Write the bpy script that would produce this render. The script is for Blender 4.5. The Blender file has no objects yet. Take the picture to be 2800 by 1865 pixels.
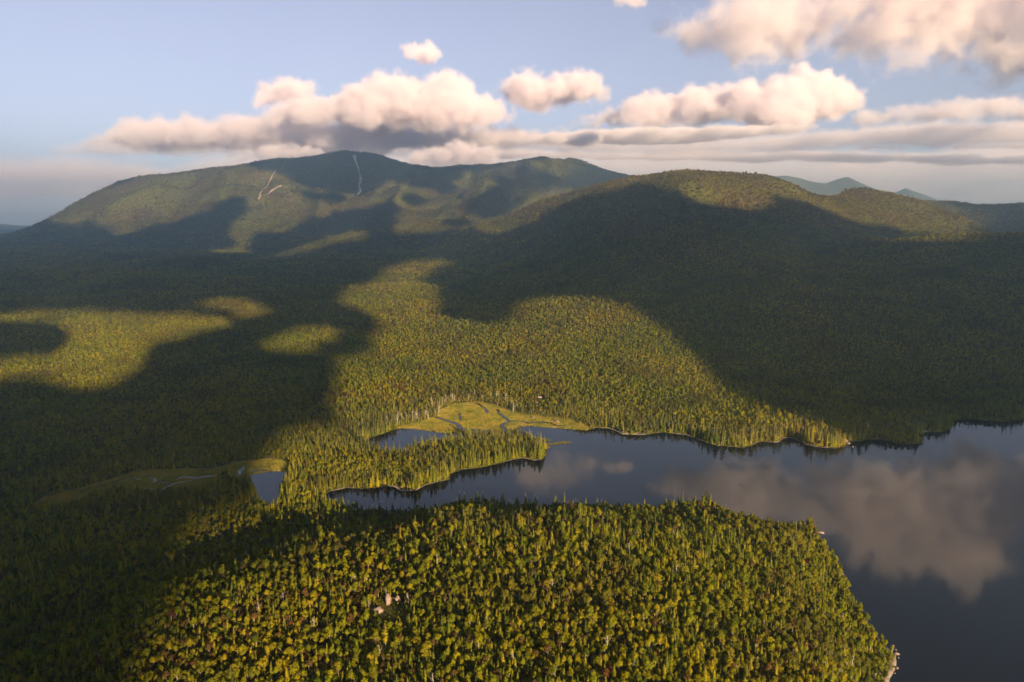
import bpy, bmesh, math, random
import numpy as np
from mathutils import Vector, Matrix

# ------------------------------------------------------------------ camera, sky, sun, exposure
scene = bpy.context.scene
COL = scene.collection
PXW, PXH, FOC = 2800.0, 1865.0, 2000.0          # picture the survey points were read from
CAMH = 280.0                                     # metres above the lake
PITCH = math.radians(9.70)
cam_data = bpy.data.cameras.new('camera')
cam_data.sensor_width = 36.0
cam_data.lens = 36.0 * FOC / PXW
cam_data.clip_start = 1.0
cam_data.clip_end = 200000.0
cam = bpy.data.objects.new('camera', cam_data)
COL.objects.link(cam)
cam.location = (0, 0, CAMH)
cam.rotation_euler = (math.radians(90) - PITCH, 0, 0)
scene.camera = cam

SUN_EL = math.radians(14.5)
SUN_AZ = math.radians(27.0)                      # to the right of straight behind the camera
SUN = np.array([math.sin(SUN_AZ) * math.cos(SUN_EL), -math.cos(SUN_AZ) * math.cos(SUN_EL), math.sin(SUN_EL)])
world = bpy.data.worlds.new('World')
scene.world = world
world.use_nodes = True
wn = world.node_tree.nodes
wl = world.node_tree.links
bg = wn['Background']
skyt = wn.new('ShaderNodeTexSky')
skyt.sky_type = 'NISHITA'
skyt.sun_disc = False
skyt.sun_elevation = SUN_EL
skyt.sun_rotation = math.atan2(SUN[0], SUN[1])
skyt.altitude = 700
skyt.air_density = 1.0
skyt.dust_density = 1.2
skyt.ozone_density = 3.0
hsv = wn.new('ShaderNodeHueSaturation'); hsv.inputs['Saturation'].default_value = 0.55
tint = wn.new('ShaderNodeMix'); tint.data_type = 'RGBA'; tint.blend_type = 'MULTIPLY'; tint.inputs[0].default_value = 1.0
tint.inputs[7].default_value = (1.07, 0.96, 1.03, 1)          # rosy evening air
wl.new(skyt.outputs[0], hsv.inputs['Color']); wl.new(hsv.outputs[0], tint.inputs[6]); wl.new(tint.outputs[2], bg.inputs[0])
bg.inputs[1].default_value = 0.053
sun_data = bpy.data.lights.new('sun', 'SUN')
sun_data.energy = 5.0
sun_data.color = (1.0, 0.72, 0.42)
sun_data.angle = math.radians(0.35)
sun = bpy.data.objects.new('sun', sun_data)
COL.objects.link(sun)
sun.rotation_euler = Vector(SUN).to_track_quat('Z', 'Y').to_euler()
scene.view_settings.view_transform = 'Standard'
scene.view_settings.look = 'None'
scene.view_settings.exposure = 1.5
scene.view_settings.gamma = 1.0
scene.view_settings.use_curve_mapping = False
scene.render.engine = 'CYCLES'
cy = scene.cycles
cy.max_bounces = 10
cy.diffuse_bounces = 2
cy.glossy_bounces = 2
cy.transmission_bounces = 2
cy.volume_bounces = 8
cy.volume_step_rate = 1.6
cy.volume_max_steps = 256
cy.transparent_max_bounces = 40
cy.use_denoising = True
cy.sample_clamp_indirect = 6.0
cy.use_adaptive_sampling = True
cy.adaptive_threshold = 0.015

rng = np.random.default_rng(7)
random.seed(7)

# ------------------------------------------------------------------ helpers
CP, SP = math.cos(PITCH), math.sin(PITCH)

def ray(u, v):
    a = (u - PXW / 2) / FOC
    b = -(v - PXH / 2) / FOC
    return np.array([a, CP + b * SP, -SP + b * CP])

def at_y(u, v, y):
    """point at depth y metres along the survey ray"""
    r = ray(u, v)
    t = y / r[1]
    return np.array([r[0] * t, y, CAMH + r[2] * t])

def at_z(u, v, z=0.0):
    r = ray(u, v)
    t = (z - CAMH) / r[2]
    return np.array([r[0] * t, r[1] * t, z])

def to_px(x, y, z):
    dz = z - CAMH
    depth = y * CP - dz * SP
    up = y * SP + dz * CP
    return PXW / 2 + FOC * x / depth, PXH / 2 - FOC * up / depth

def _hash2(ix, iy, s):
    h = (ix.astype(np.int64) * 374761393 + iy.astype(np.int64) * 668265263 + s * 974711) & 0xffffffff
    h = ((h ^ (h >> 13)) * 1274126177) & 0xffffffff
    return ((h ^ (h >> 16)) & 0xffffff) / float(0xffffff)

def vnoise(x, y, s=0):
    ix, iy = np.floor(x), np.floor(y)
    fx, fy = x - ix, y - iy
    fx = fx * fx * fx * (fx * (fx * 6 - 15) + 10)
    fy = fy * fy * fy * (fy * (fy * 6 - 15) + 10)
    a = _hash2(ix, iy, s); b = _hash2(ix + 1, iy, s); c = _hash2(ix, iy + 1, s); d = _hash2(ix + 1, iy + 1, s)
    return ((a + (b - a) * fx) * (1 - fy) + (c + (d - c) * fx) * fy) * 2 - 1

def fbm(x, y, wave, octs=4, s=0, gain=0.5):
    t, amp, f = 0, 1.0, 1.0 / wave
    for i in range(octs):
        t = t + amp * vnoise(x * f + 17.3 * i, y * f - 9.1 * i, s + i)
        amp *= gain; f *= 2.03
    return t

def noise3(p, wave, s=0):
    q = p / wave
    i = np.floor(q); f = q - i
    f = f * f * (3 - 2 * f)
    out = 0
    for dx in (0, 1):
        for dy in (0, 1):
            for dz in (0, 1):
                h = _hash2(i[:, 0] + dx + (i[:, 2] + dz) * 57.0, i[:, 1] + dy + (i[:, 2] + dz) * 131.0, s)
                w = (f[:, 0] if dx else 1 - f[:, 0]) * (f[:, 1] if dy else 1 - f[:, 1]) * (f[:, 2] if dz else 1 - f[:, 2])
                out = out + h * w
    return out * 2 - 1

def sstep(a, b, x):
    t = np.clip((x - a) / (b - a), 0, 1)
    return t * t * (3 - 2 * t)

def poly_sdf(px, py, poly):
    """signed distance to a polygon, positive inside"""
    P = np.asarray(poly, float)
    n = len(P)
    best = np.full(px.shape, 1e18)
    inside = np.zeros(px.shape, bool)
    for i in range(n):
        x0, y0 = P[i]; x1, y1 = P[(i + 1) % n]
        ex, ey = x1 - x0, y1 - y0
        L = ex * ex + ey * ey + 1e-12
        t = np.clip(((px - x0) * ex + (py - y0) * ey) / L, 0, 1)
        best = np.minimum(best, (px - x0 - t * ex) ** 2 + (py - y0 - t * ey) ** 2)
        if y0 != y1:
            c = ((y0 > py) != (y1 > py)) & (px < ex * (py - y0) / ey + x0)
            inside ^= c
    d = np.sqrt(best)
    return np.where(inside, d, -d)

def in_poly(px, py, poly):
    P = np.asarray(poly, float)
    inside = np.zeros(px.shape, bool)
    n = len(P)
    for i in range(n):
        x0, y0 = P[i]; x1, y1 = P[(i + 1) % n]
        if y0 != y1:
            inside ^= ((y0 > py) != (y1 > py)) & (px < (x1 - x0) * (py - y0) / (y1 - y0) + x0)
    return inside

def line_dist(px, py, line):
    best = np.full(px.shape, 1e18)
    for (x0, y0), (x1, y1) in zip(line[:-1], line[1:]):
        ex, ey = x1 - x0, y1 - y0
        t = np.clip(((px - x0) * ex + (py - y0) * ey) / (ex * ex + ey * ey + 1e-12), 0, 1)
        best = np.minimum(best, (px - x0 - t * ex) ** 2 + (py - y0 - t * ey) ** 2)
    return np.sqrt(best)

def mesh_from(name, verts, faces, smooth=False):
    me = bpy.data.meshes.new(name)
    verts = np.asarray(verts, np.float32)
    if isinstance(faces, np.ndarray):
        k = faces.shape[1]
        me.vertices.add(len(verts)); me.vertices.foreach_set('co', verts.ravel())
        me.loops.add(faces.size); me.loops.foreach_set('vertex_index', faces.astype(np.int32).ravel())
        me.polygons.add(len(faces))
        me.polygons.foreach_set('loop_start', np.arange(0, faces.size, k, dtype=np.int32))
        me.update(calc_edges=True)
    else:
        me.from_pydata([tuple(map(float, v)) for v in verts], [], faces)
        me.update()
    if smooth:
        me.polygons.foreach_set('use_smooth', np.ones(len(me.polygons), bool))
    return me

def link(name, me, mat=None, parent=None):
    o = bpy.data.objects.new(name, me)
    COL.objects.link(o)
    if mat is not None and me is not None and not me.materials:
        me.materials.append(mat)
    if parent is not None:
        o.parent = parent
    return o

def tag(o, label=None, cat=None, group=None, kind=None):
    if label: o['label'] = label
    if cat: o['category'] = cat
    if group: o['group'] = group
    if kind: o['kind'] = kind
    return o

class NT:
    """small node-tree writer"""
    def __init__(self, name):
        self.m = bpy.data.materials.new(name)
        self.m.use_nodes = True
        self.t = self.m.node_tree
        self.t.nodes.clear()
        self.out = self.t.nodes.new('ShaderNodeOutputMaterial')
    def n(self, typ, **kw):
        nd = self.t.nodes.new(typ)
        for k, v in kw.items():
            if k.startswith('i_'):
                key = k[2:]
                nd.inputs[int(key) if key.isdigit() else key.replace('_', ' ')].default_value = v
            else:
                setattr(nd, k, v)
        return nd
    def l(self, a, b):
        self.t.links.new(a, b)
    def ramp(self, fac, stops, interp='LINEAR'):
        r = self.n('ShaderNodeValToRGB')
        r.color_ramp.interpolation = interp
        els = r.color_ramp.elements
        while len(els) < len(stops):
            els.new(0.5)
        for e, (p, c) in zip(els, stops):
            e.position = p; e.color = (c[0], c[1], c[2], 1)
        self.l(fac, r.inputs[0])
        return r.outputs[0]
    def mix(self, fac, a, b, blend='MIX'):
        m = self.n('ShaderNodeMix', data_type='RGBA', blend_type=blend)
        for sock, v in ((m.inputs[0], fac), (m.inputs[6], a), (m.inputs[7], b)):
            if isinstance(v, (int, float)): sock.default_value = v
            elif isinstance(v, tuple): sock.default_value = (v[0], v[1], v[2], 1)
            else: self.l(v, sock)
        return m.outputs[2]
    def math(self, op, a, b=0.0):
        m = self.n('ShaderNodeMath', operation=op)
        for sock, v in ((m.inputs[0], a), (m.inputs[1], b)):
            if isinstance(v, (int, float)): sock.default_value = v
            else: self.l(v, sock)
        return m.outputs[0]

# ------------------------------------------------------------------ materials
def mat_foliage(name, stops, patch, transl=0.45):
    k = NT(name)
    oi = k.n('ShaderNodeObjectInfo')
    base = k.ramp(oi.outputs['Random'], stops)
    # stands of like trees: a slow noise over where the tree grows
    nz = k.n('ShaderNodeTexNoise', i_Scale=0.012, i_Detail=3.0)
    k.l(oi.outputs['Location'], nz.inputs['Vector'])
    f = k.ramp(nz.outputs[0], [(0.52, (0, 0, 0)), (0.66, (1, 1, 1))])
    c = k.mix(k.math('MULTIPLY', f, 0.55), base, patch)
    nb = k.n('ShaderNodeTexNoise', i_Scale=0.0035, i_Detail=4.0, i_Roughness=0.65)
    k.l(oi.outputs['Location'], nb.inputs['Vector'])
    c = k.mix(1.0, c, k.ramp(nb.outputs[0], [(0.36, (0.70, 0.80, 0.95)), (0.5, (1.0, 1.0, 1.0)), (0.66, (1.28, 1.12, 0.95))]), 'MULTIPLY')
    # leaf clump to leaf clump variation
    tc = k.n('ShaderNodeTexCoord')
    n2 = k.n('ShaderNodeTexNoise', i_Scale=0.9, i_Detail=2.0)
    k.l(tc.outputs['Object'], n2.inputs['Vector'])
    v = k.ramp(n2.outputs[0], [(0.3, (0.62, 0.62, 0.62)), (0.7, (1.35, 1.35, 1.35))])
    c = k.mix(1.0, c, v, 'MULTIPLY')
    d = k.n('ShaderNodeBsdfDiffuse'); k.l(c, d.inputs[0])
    t = k.n('ShaderNodeBsdfTranslucent'); k.l(k.mix(1.0, c, (1.15, 1.1, 0.5), 'MULTIPLY'), t.inputs[0])
    ms = k.n('ShaderNodeMixShader'); ms.inputs[0].default_value = transl
    k.l(d.outputs[0], ms.inputs[1]); k.l(t.outputs[0], ms.inputs[2])
    k.l(ms.outputs[0], k.out.inputs[0])
    return k.m

M_LEAF = mat_foliage('broadleaf_foliage', [(0.0, (0.070, 0.096, 0.010)), (0.22, (0.155, 0.176, 0.010)), (0.5, (0.265, 0.250, 0.011)),
                                           (0.72, (0.195, 0.230, 0.013)), (0.9, (0.300, 0.268, 0.012)), (1.0, (0.33, 0.275, 0.014))], (0.105, 0.085, 0.020))
M_RUST = mat_foliage('russet_foliage', [(0.0, (0.115, 0.080, 0.032)), (0.5, (0.13, 0.085, 0.032)), (0.85, (0.15, 0.095, 0.030)), (1.0, (0.14, 0.050, 0.032))], (0.11, 0.075, 0.03))
M_CONI = mat_foliage('conifer_needles', [(0.0, (0.075, 0.106, 0.014)), (0.4, (0.180, 0.195, 0.014)), (0.8, (0.29, 0.265, 0.015)), (1.0, (0.33, 0.275, 0.016))], (0.115, 0.115, 0.020), 0.35)

def mat_simple(name, stops, scale, rough=0.9, bump=0.0, coord='Object'):
    k = NT(name)
    tc = k.n('ShaderNodeTexCoord')
    nz = k.n('ShaderNodeTexNoise', i_Scale=scale, i_Detail=6.0, i_Roughness=0.65)
    k.l(tc.outputs[coord], nz.inputs['Vector'])
    c = k.ramp(nz.outputs[0], stops)
    b = k.n('ShaderNodeBsdfPrincipled', i_Roughness=rough)
    b.inputs['Specular IOR Level'].default_value = 0.25
    k.l(c, b.inputs['Base Color'])
    if bump:
        bp = k.n('ShaderNodeBump', i_Strength=0.8, i_Distance=bump)
        k.l(nz.outputs[0], bp.inputs['Height']); k.l(bp.outputs[0], b.inputs['Normal'])
    k.l(b.outputs[0], k.out.inputs[0])
    return k.m

M_BARK = mat_simple('pale_bark', [(0.3, (0.16, 0.13, 0.10)), (0.6, (0.34, 0.29, 0.23))], 1.5)
M_DEAD = mat_simple('weathered_wood', [(0.3, (0.34, 0.29, 0.23)), (0.65, (0.55, 0.48, 0.40))], 1.5)
M_ROCK = mat_simple('pink_granite', [(0.3, (0.15, 0.11, 0.085)), (0.5, (0.27, 0.20, 0.165)), (0.72, (0.38, 0.30, 0.25))], 0.35, 0.85, 0.25)
M_SLIDE = mat_simple('bare_slide_rock', [(0.34, (0.14, 0.12, 0.11)), (0.48, (0.40, 0.36, 0.34)), (0.62, (0.66, 0.62, 0.60))], 0.05, 0.9, 2.0)

def mat_terrain():
    k = NT('forest_ground')
    geo = k.n('ShaderNodeNewGeometry')
    def at(nm):
        a = k.n('ShaderNodeAttribute', attribute_name=nm); return a.outputs['Fac']
    def noise(s, det=4.0, r=0.6):
        nz = k.n('ShaderNodeTexNoise', i_Scale=s, i_Detail=det, i_Roughness=r)
        k.l(geo.outputs['Position'], nz.inputs['Vector']); return nz.outputs[0]
    fine = noise(0.06, 5.0, 0.7)
    broad = noise(0.0035, 4.0)
    forest = k.ramp(fine, [(0.32, (0.026, 0.034, 0.010)), (0.5, (0.075, 0.078, 0.016)), (0.68, (0.15, 0.135, 0.024))])
    russet = k.ramp(fine, [(0.32, (0.028, 0.022, 0.012)), (0.5, (0.070, 0.052, 0.020)), (0.68, (0.125, 0.090, 0.030))])
    bm = k.ramp(broad, [(0.45, (0, 0, 0)), (0.62, (1, 1, 1))])
    c = k.mix(k.math('MULTIPLY', bm, 0.7), forest, russet)
    marsh = k.mix(k.ramp(noise(0.03, 4.0, 0.6), [(0.42, (0, 0, 0)), (0.58, (1, 1, 1))]), k.ramp(noise(0.11, 5.0, 0.7), [(0.35, (0.075, 0.085, 0.016)), (0.62, (0.19, 0.18, 0.024))]), k.ramp(noise(0.09, 5.0, 0.7), [(0.35, (0.12, 0.085, 0.022)), (0.62, (0.27, 0.195, 0.05))]))
    c = k.mix(at('marsh'), c, marsh)
    shore = k.ramp(noise(0.22, 4.0), [(0.3, (0.20, 0.155, 0.12)), (0.52, (0.38, 0.30, 0.25)), (0.72, (0.48, 0.39, 0.34))])
    c = k.mix(at('shore'), c, shore)
    b = k.n('ShaderNodeBsdfDiffuse')
    k.l(c, b.inputs[0])
    bp = k.n('ShaderNodeBump', i_Strength=0.9, i_Distance=9.0)
    h = k.math('MULTIPLY', noise(0.075, 3.0, 0.6), at('canopy'))
    k.l(h, bp.inputs['Height']); k.l(bp.outputs[0], b.inputs['Normal'])
    k.l(b.outputs[0], k.out.inputs[0])
    return k.m
M_TERR = mat_terrain()

def mat_water():
    k = NT('still_water')
    geo = k.n('ShaderNodeNewGeometry')
    b = k.n('ShaderNodeBsdfPrincipled', i_Roughness=0.03)
    b.inputs['Base Color'].default_value = (0.006, 0.009, 0.011, 1)
    b.inputs['IOR'].default_value = 1.33
    nz = k.n('ShaderNodeTexNoise', i_Scale=0.6, i_Detail=2.0)
    k.l(geo.outputs['Position'], nz.inputs['Vector'])
    bp = k.n('ShaderNodeBump', i_Strength=0.05, i_Distance=0.05)
    k.l(nz.outputs[0], bp.inputs['Height']); k.l(bp.outputs[0], b.inputs['Normal'])
    k.l(b.outputs[0], k.out.inputs[0])
    return k.m
M_WATER = mat_water()

# ------------------------------------------------------------------ survey: shores, marshes, streams (read off at water level)
def Z(pts, z=0.0):
    return [tuple(at_z(u, v, z)[:2]) for u, v in pts]

LAKE = Z([(884, 1356), (900, 1343), (950, 1334), (1001, 1337), (1060, 1331), (1072, 1331), (1093, 1342), (1113, 1344), (1139, 1341), (1169, 1325),
          (1205, 1317), (1233, 1311), (1230, 1297), (1263, 1284), (1307, 1279), (1358, 1269), (1404, 1257), (1429, 1253), (1460, 1260), (1485, 1256),
          (1496, 1243), (1497, 1226), (1478, 1214), (1450, 1205), (1425, 1194), (1406, 1184), (1400, 1176), (1424, 1167), (1450, 1165), (1498, 1169),
          (1545, 1172), (1605, 1178), (1631, 1170), (1665, 1172), (1703, 1187), (1762, 1189), (1813, 1182), (1877, 1189), (1900, 1196), (1936, 1211),
          (1961, 1218), (2010, 1222), (2030, 1225), (2055, 1218), (2079, 1208), (2126, 1210), (2143, 1197), (2160, 1197), (2179, 1203), (2201, 1215),
          (2231, 1222), (2281, 1226), (2311, 1222), (2317, 1208), (2353, 1207), (2375, 1201), (2411, 1203), (2466, 1214), (2507, 1213), (2522, 1208),
          (2526, 1180), (2577, 1181), (2603, 1170), (2609, 1151), (2641, 1144), (2701, 1149), (2743, 1153), (2800, 1147), (2950, 1130), (3200, 1150),
          (3700, 1240), (4300, 1500), (4300, 2100), (3000, 2600), (2560, 2600), (2440, 2150), (2410, 1960), (2425, 1880), (2452, 1835), (2455, 1790), (2420, 1762), (2380, 1710), (2328, 1640),
          (2318, 1580), (2268, 1510), (2240, 1462), (2238, 1444), (2215, 1432), (2160, 1446), (2080, 1432), (2010, 1416), (1975, 1396), (1930, 1378), (1880, 1384), (1800, 1396), (1700, 1392),
          (1560, 1390), (1400, 1388), (1300, 1386), (1180, 1396), (1070, 1404), (1000, 1402), (945, 1393), (905, 1380)])
POND_A = Z([(996, 1210), (1019, 1196), (1057, 1183), (1093, 1172), (1139, 1174), (1192, 1182), (1256, 1188), (1275, 1192), (1262, 1204), (1200, 1214),
            (1150, 1224), (1105, 1240), (1070, 1246), (1035, 1238), (1006, 1222)])
POND_B = Z([(644, 1308), (684, 1299), (738, 1289), (776, 1289), (788, 1299), (786, 1318), (768, 1331), (764, 1372), (750, 1388), (722, 1384), (698, 1368),
            (696, 1345), (688, 1322), (652, 1314)])
MARSH_A = Z([(1085, 1170), (1103, 1165), (1154, 1154), (1188, 1141), (1200, 1124), (1243, 1106), (1307, 1100), (1358, 1112), (1400, 1128), (1434, 1137), (1511, 1147),
             (1570, 1158), (1610, 1170), (1605, 1182), (1498, 1174), (1440, 1172), (1408, 1184), (1390, 1192), (1300, 1192), (1256, 1194), (1192, 1188), (1139, 1180)])
MARSH_B = Z([(96, 1385), (126, 1360), (214, 1341), (317, 1308), (367, 1291), (459, 1286), (573, 1284), (650, 1266), (745, 1256), (792, 1268), (796, 1290), (780, 1296),
             (700, 1300), (646, 1309), (600, 1306), (566, 1337), (497, 1349), (413, 1350), (317, 1347), (245, 1368), (191, 1387), (145, 1404), (92, 1402)])
STREAMS = [
    ([(1163, 1113), (1177, 1119), (1183, 1128), (1190, 1140), (1220, 1150), (1251, 1159), (1257, 1168), (1263, 1173), (1307, 1176), (1358, 1184), (1385, 1183), (1412, 1184)], 4.6),
    ([(1385, 1183), (1383, 1174), (1372, 1166), (1372, 1160), (1394, 1153), (1378, 1141), (1366, 1130), (1360, 1120)], 3.4),
    ([(1269, 1095), (1285, 1100), (1307, 1104), (1322, 1114), (1330, 1121), (1332, 1128)], 3.0),
    ([(1394, 1153), (1416, 1151), (1434, 1153), (1447, 1157), (1460, 1155), (1480, 1154), (1506, 1157), (1518, 1164), (1545, 1163)], 3.0),
    ([(1177, 1117), (1198, 1124)], 3.6),
    ([(1257, 1130), (1259, 1149)], 2.6),
    ([(262, 1327), (290, 1322), (317, 1318), (330, 1311), (344, 1308), (356, 1304), (368, 1306), (382, 1311)], 2.0),
    ([(409, 1307), (424, 1309), (432, 1312), (417, 1320)], 2.6),
    ([(486, 1311), (500, 1304), (512, 1303), (522, 1307), (540, 1308), (560, 1303), (585, 1302)], 2.6),
    ([(512, 1316), (540, 1308)], 1.8),
    ([(382, 1341), (405, 1335), (425, 1340), (442, 1341), (455, 1333), (470, 1324), (493, 1318), (512, 1316)], 2.6),
    ([(417, 1320), (440, 1318), (460, 1319)], 1.4),
    ([(646, 1306), (652, 1298), (657, 1288), (665, 1276)], 5.0),
    ([(684, 1290), (700, 1289), (712, 1285), (735, 1287)], 2.6),
]
STREAMS = [(Z(p, 0.3), w) for p, w in STREAMS]

# ------------------------------------------------------------------ survey: heights
CTRL = []
def cy_(u, v, y): CTRL.append(at_y(u, v, y))
def cz(u, v, z): CTRL.append(at_z(u, v, z))
def cw(x, y, z): CTRL.append(np.array([x, y, z], float))

# near wooded hill
for x, y, z in [(0, 110, 62), (0, 220, 60), (0, 330, 57), (0, 450, 54), (0, 530, 46), (10, 590, 22), (20, 650, 1), (-60, 545, 44), (50, 560, 42), (60, 610, 14),
                (-150, 500, 40), (-175, 465, 43), (-220, 430, 42), (-120, 560, 22), (-90, 600, 9), (-190, 540, 16), (-240, 480, 24), (-150, 330, 50), (-150, 200, 52),
                (-290, 420, 24), (-300, 330, 28), (-340, 470, 10), (-250, 560, 7), (-400, 380, 14), (-450, 520, 7), (-600, 300, 14), (-300, 200, 34), (-150, 650, 4), (-320, 620, 3),
                (120, 110, 50), (120, 250, 50), (120, 400, 48), (120, 500, 42), (120, 570, 26), (150, 620, 9), (200, 300, 26), (200, 400, 24), (200, 500, 26), (200, 570, 18), (235, 610, 7),
                (240, 320, 2), (245, 480, 4), (180, 200, 30), (250, 150, 0)]:
    cw(x, y, z)
# low ground round the marshes and ponds
for u, v, z in [(-500, 1330, 4), (0, 1330, 3), (0, 1260, 5), (200, 1290, 3), (350, 1270, 3), (600, 1240, 3), (850, 1250, 3), (850, 1330, 2), (950, 1290, 3), (1150, 1270, 4), (1300, 1235, 4), (1440, 1225, 3),
                (900, 1180, 4), (1000, 1150, 3), (1150, 1110, 3), (1300, 1080, 4), (1450, 1110, 5), (1600, 1140, 8), (1750, 1160, 7), (1900, 1170, 8), (2100, 1170, 10), (2250, 1190, 8), (2400, 1175, 10), (2480, 1195, 6),
                (2560, 1150, 10), (2700, 1120, 10), (2900, 1090, 12), (3400, 1110, 14),
                (-500, 1180, 8), (0, 1180, 9), (350, 1180, 6), (700, 1170, 6), (-500, 1050, 18), (0, 1050, 18), (350, 1050, 15), (700, 1050, 11), (1050, 1040, 8), (1250, 1010, 12),
                (-500, 930, 36), (0, 930, 36), (350, 930, 32), (700, 930, 26), (1000, 930, 20), (1200, 930, 22),
                (0, 840, 62), (350, 840, 56), (700, 840, 46), (1050, 840, 40), (-500, 840, 62), (1250, 860, 38),
                (-500, 760, 90), (0, 760, 90), (350, 750, 96), (520, 770, 78), (700, 760, 82), (900, 760, 74), (1100, 770, 64), (1300, 800, 52), (1100, 720, 92)]:
    cz(u, v, z)
# foothills left
for u, v, y in [(-500, 700, 3500), (0, 700, 3500), (300, 700, 3500), (560, 696, 3700), (700, 705, 3600), (760, 694, 3900), (850, 660, 4150), (990, 634, 4350), (900, 690, 3700),
                (620, 690, 4300), (900, 660, 4800), (420, 680, 4300), (200, 670, 4400), (0, 672, 4300), (1100, 668, 3700), (1300, 642, 3400), (1200, 690, 3150), (1060, 640, 4500), (1180, 620, 4700), (1420, 690, 2900)]:
    cy_(u, v, y)
# main range skyline and what falls away behind it
SKY1 = [(-500, 668, 5000), (-200, 660, 5100), (0, 645, 5200), (40, 638, 5300), (110, 610, 5450), (200, 562, 5650), (300, 515, 5850), (360, 494, 5950), (415, 480, 6050), (500, 471, 6200), (600, 462, 6300), (700, 447, 6400),
        (760, 438, 6450), (830, 433, 6480), (880, 423, 6500), (940, 417, 6500), (1005, 420, 6500), (1060, 434, 6500), (1120, 452, 6550), (1170, 458, 6600), (1250, 453, 6700), (1330, 450, 6800), (1400, 446, 7000), (1440, 440, 7100),
        (1485, 434, 7200), (1530, 441, 7150), (1563, 436, 7050), (1620, 451, 6900), (1680, 473, 6700), (1735, 487, 6600), (1850, 540, 6500)]
for u, v, y in SKY1:
    p = at_y(u, v, y); CTRL.append(p)
    CTRL.append(np.array([p[0] * 1.16, p[1] * 1.16, p[2] * 0.62]))
for u, v, y in [(300, 600, 5150), (420, 550, 5500), (250, 590, 5300), (450, 620, 4950), (600, 620, 4900), (640, 560, 5300), (700, 520, 5750), (520, 540, 5700), (800, 600, 5000), (850, 545, 5500), (940, 480, 6100), (980, 532, 5750),
                (1047, 508, 5700), (940, 548, 5450), (1150, 530, 5500), (1200, 570, 5100), (1120, 500, 6050), (1330, 515, 5600), (1340, 560, 5250), (1260, 540, 5800), (1430, 560, 5100), (1470, 500, 6200), (1450, 540, 5500), (1600, 505, 6200), (1350, 600, 4500), (1500, 580, 4700), (740, 640, 4700),
                (1000, 590, 5000)]:
    cy_(u, v, y)
# right-hand hill, its skyline and shoulders
SKY2 = [(1400, 600, 4000), (1480, 558, 4000), (1560, 537, 3800), (1640, 512, 3600), (1700, 493, 3400), (1760, 485, 3300), (1830, 478, 3200), (1880, 473, 3150), (1980, 477, 3050), (2060, 476, 3000), (2110, 481, 2950), (2160, 498, 2950)]
for u, v, y in SKY2:
    p = at_y(u, v, y); CTRL.append(p)
    CTRL.append(np.array([p[0] * 1.13, p[1] * 1.13, p[2] * 0.66]))
SKY3 = [(2240, 540, 3150), (2300, 540, 3450), (2360, 538, 3550), (2440, 550, 3550), (2500, 560, 3550), (2560, 575, 3400), (2650, 610, 3200), (2700, 640, 3000)]
for u, v, y in SKY3:
    p = at_y(u, v, y); CTRL.append(p)
    CTRL.append(np.array([p[0] * 1.12, p[1] * 1.12, p[2] * 0.62]))
SKY4 = [(2450, 546, 4700), (2520, 547, 4650), (2600, 552, 4550), (2700, 564, 4450), (2800, 556, 4400), (3000, 545, 4300), (3400, 560, 4200)]
for u, v, y in SKY4:
    p = at_y(u, v, y); CTRL.append(p)
    CTRL.append(np.array([p[0] * 1.2, p[1] * 1.2, p[2] * 0.55]))
SKY5 = [(2250, 700, 2350), (2330, 672, 2350), (2400, 657, 2320), (2530, 647, 2250), (2640, 642, 2200), (2740, 639, 2150), (2800, 637, 2100), (3000, 630, 2050), (3400, 650, 2000)]
for u, v, y in SKY5:
    p = at_y(u, v, y); CTRL.append(p)
    if u > 2380: CTRL.append(np.array([p[0] * 1.13, p[1] * 1.13, p[2] * 0.78]))
for a in np.linspace(-1.4, 1.4, 15):
    cw(a * 9800, 9800, 60); cw(a * 8600, 8600, 90)
for u, v, y in [(1500, 640, 3000), (1600, 580, 2950), (1700, 560, 2850), (1880, 555, 2600), (2000, 560, 2560), (2060, 560, 2600), (2150, 600, 2560), (1500, 720, 2400), (1700, 660, 2300), (1880, 640, 2180), (2050, 640, 2220), (2200, 720, 2060),
                (1430, 800, 2000), (1520, 800, 1960), (1650, 800, 1860), (1760, 800, 1780), (1880, 740, 1880), (2000, 780, 1720), (2150, 830, 1580), (2300, 780, 1780), (1440, 860, 1720), (1550, 850, 1700), (1650, 860, 1640), (1750, 880, 1540), (1850, 930, 1400), (1950, 1000, 1280), (2050, 1080, 1150),
                (1450, 970, 1300), (1600, 970, 1320), (1750, 990, 1260), (1900, 1060, 1150), (2000, 900, 1460), (2150, 960, 1370), (2250, 1060, 1190), (2450, 780, 1770), (2450, 920, 1430), (2450, 1060, 1190), (2650, 760, 1740), (2650, 920, 1400), (2650, 1050, 1180), (2800, 800, 1620), (2800, 960, 1310), (3000, 800, 1550), (3000, 960, 1270), (3400, 800, 1500), (3400, 960, 1250)]:
    cy_(u, v, y)

C = np.array(CTRL)
KA, KL = 1.0, 0.62
q = np.stack([C[:, 0] / C[:, 1] * KA, np.log(C[:, 1]) * KL], 1)
tval = (C[:, 2] - CAMH) / C[:, 1]
CC = 0.010
Rm = np.sqrt(((q[:, None, :] - q[None, :, :]) ** 2).sum(-1) + CC * CC)
nC = len(C)
Am = np.zeros((nC + 3, nC + 3))
Am[:nC, :nC] = -Rm - np.eye(nC) * 0.002
Pm = np.concatenate([np.ones((nC, 1)), q], 1)
Am[:nC, nC:] = Pm; Am[nC:, :nC] = Pm.T
sol = np.linalg.solve(Am, np.concatenate([tval, np.zeros(3)]))

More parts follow.
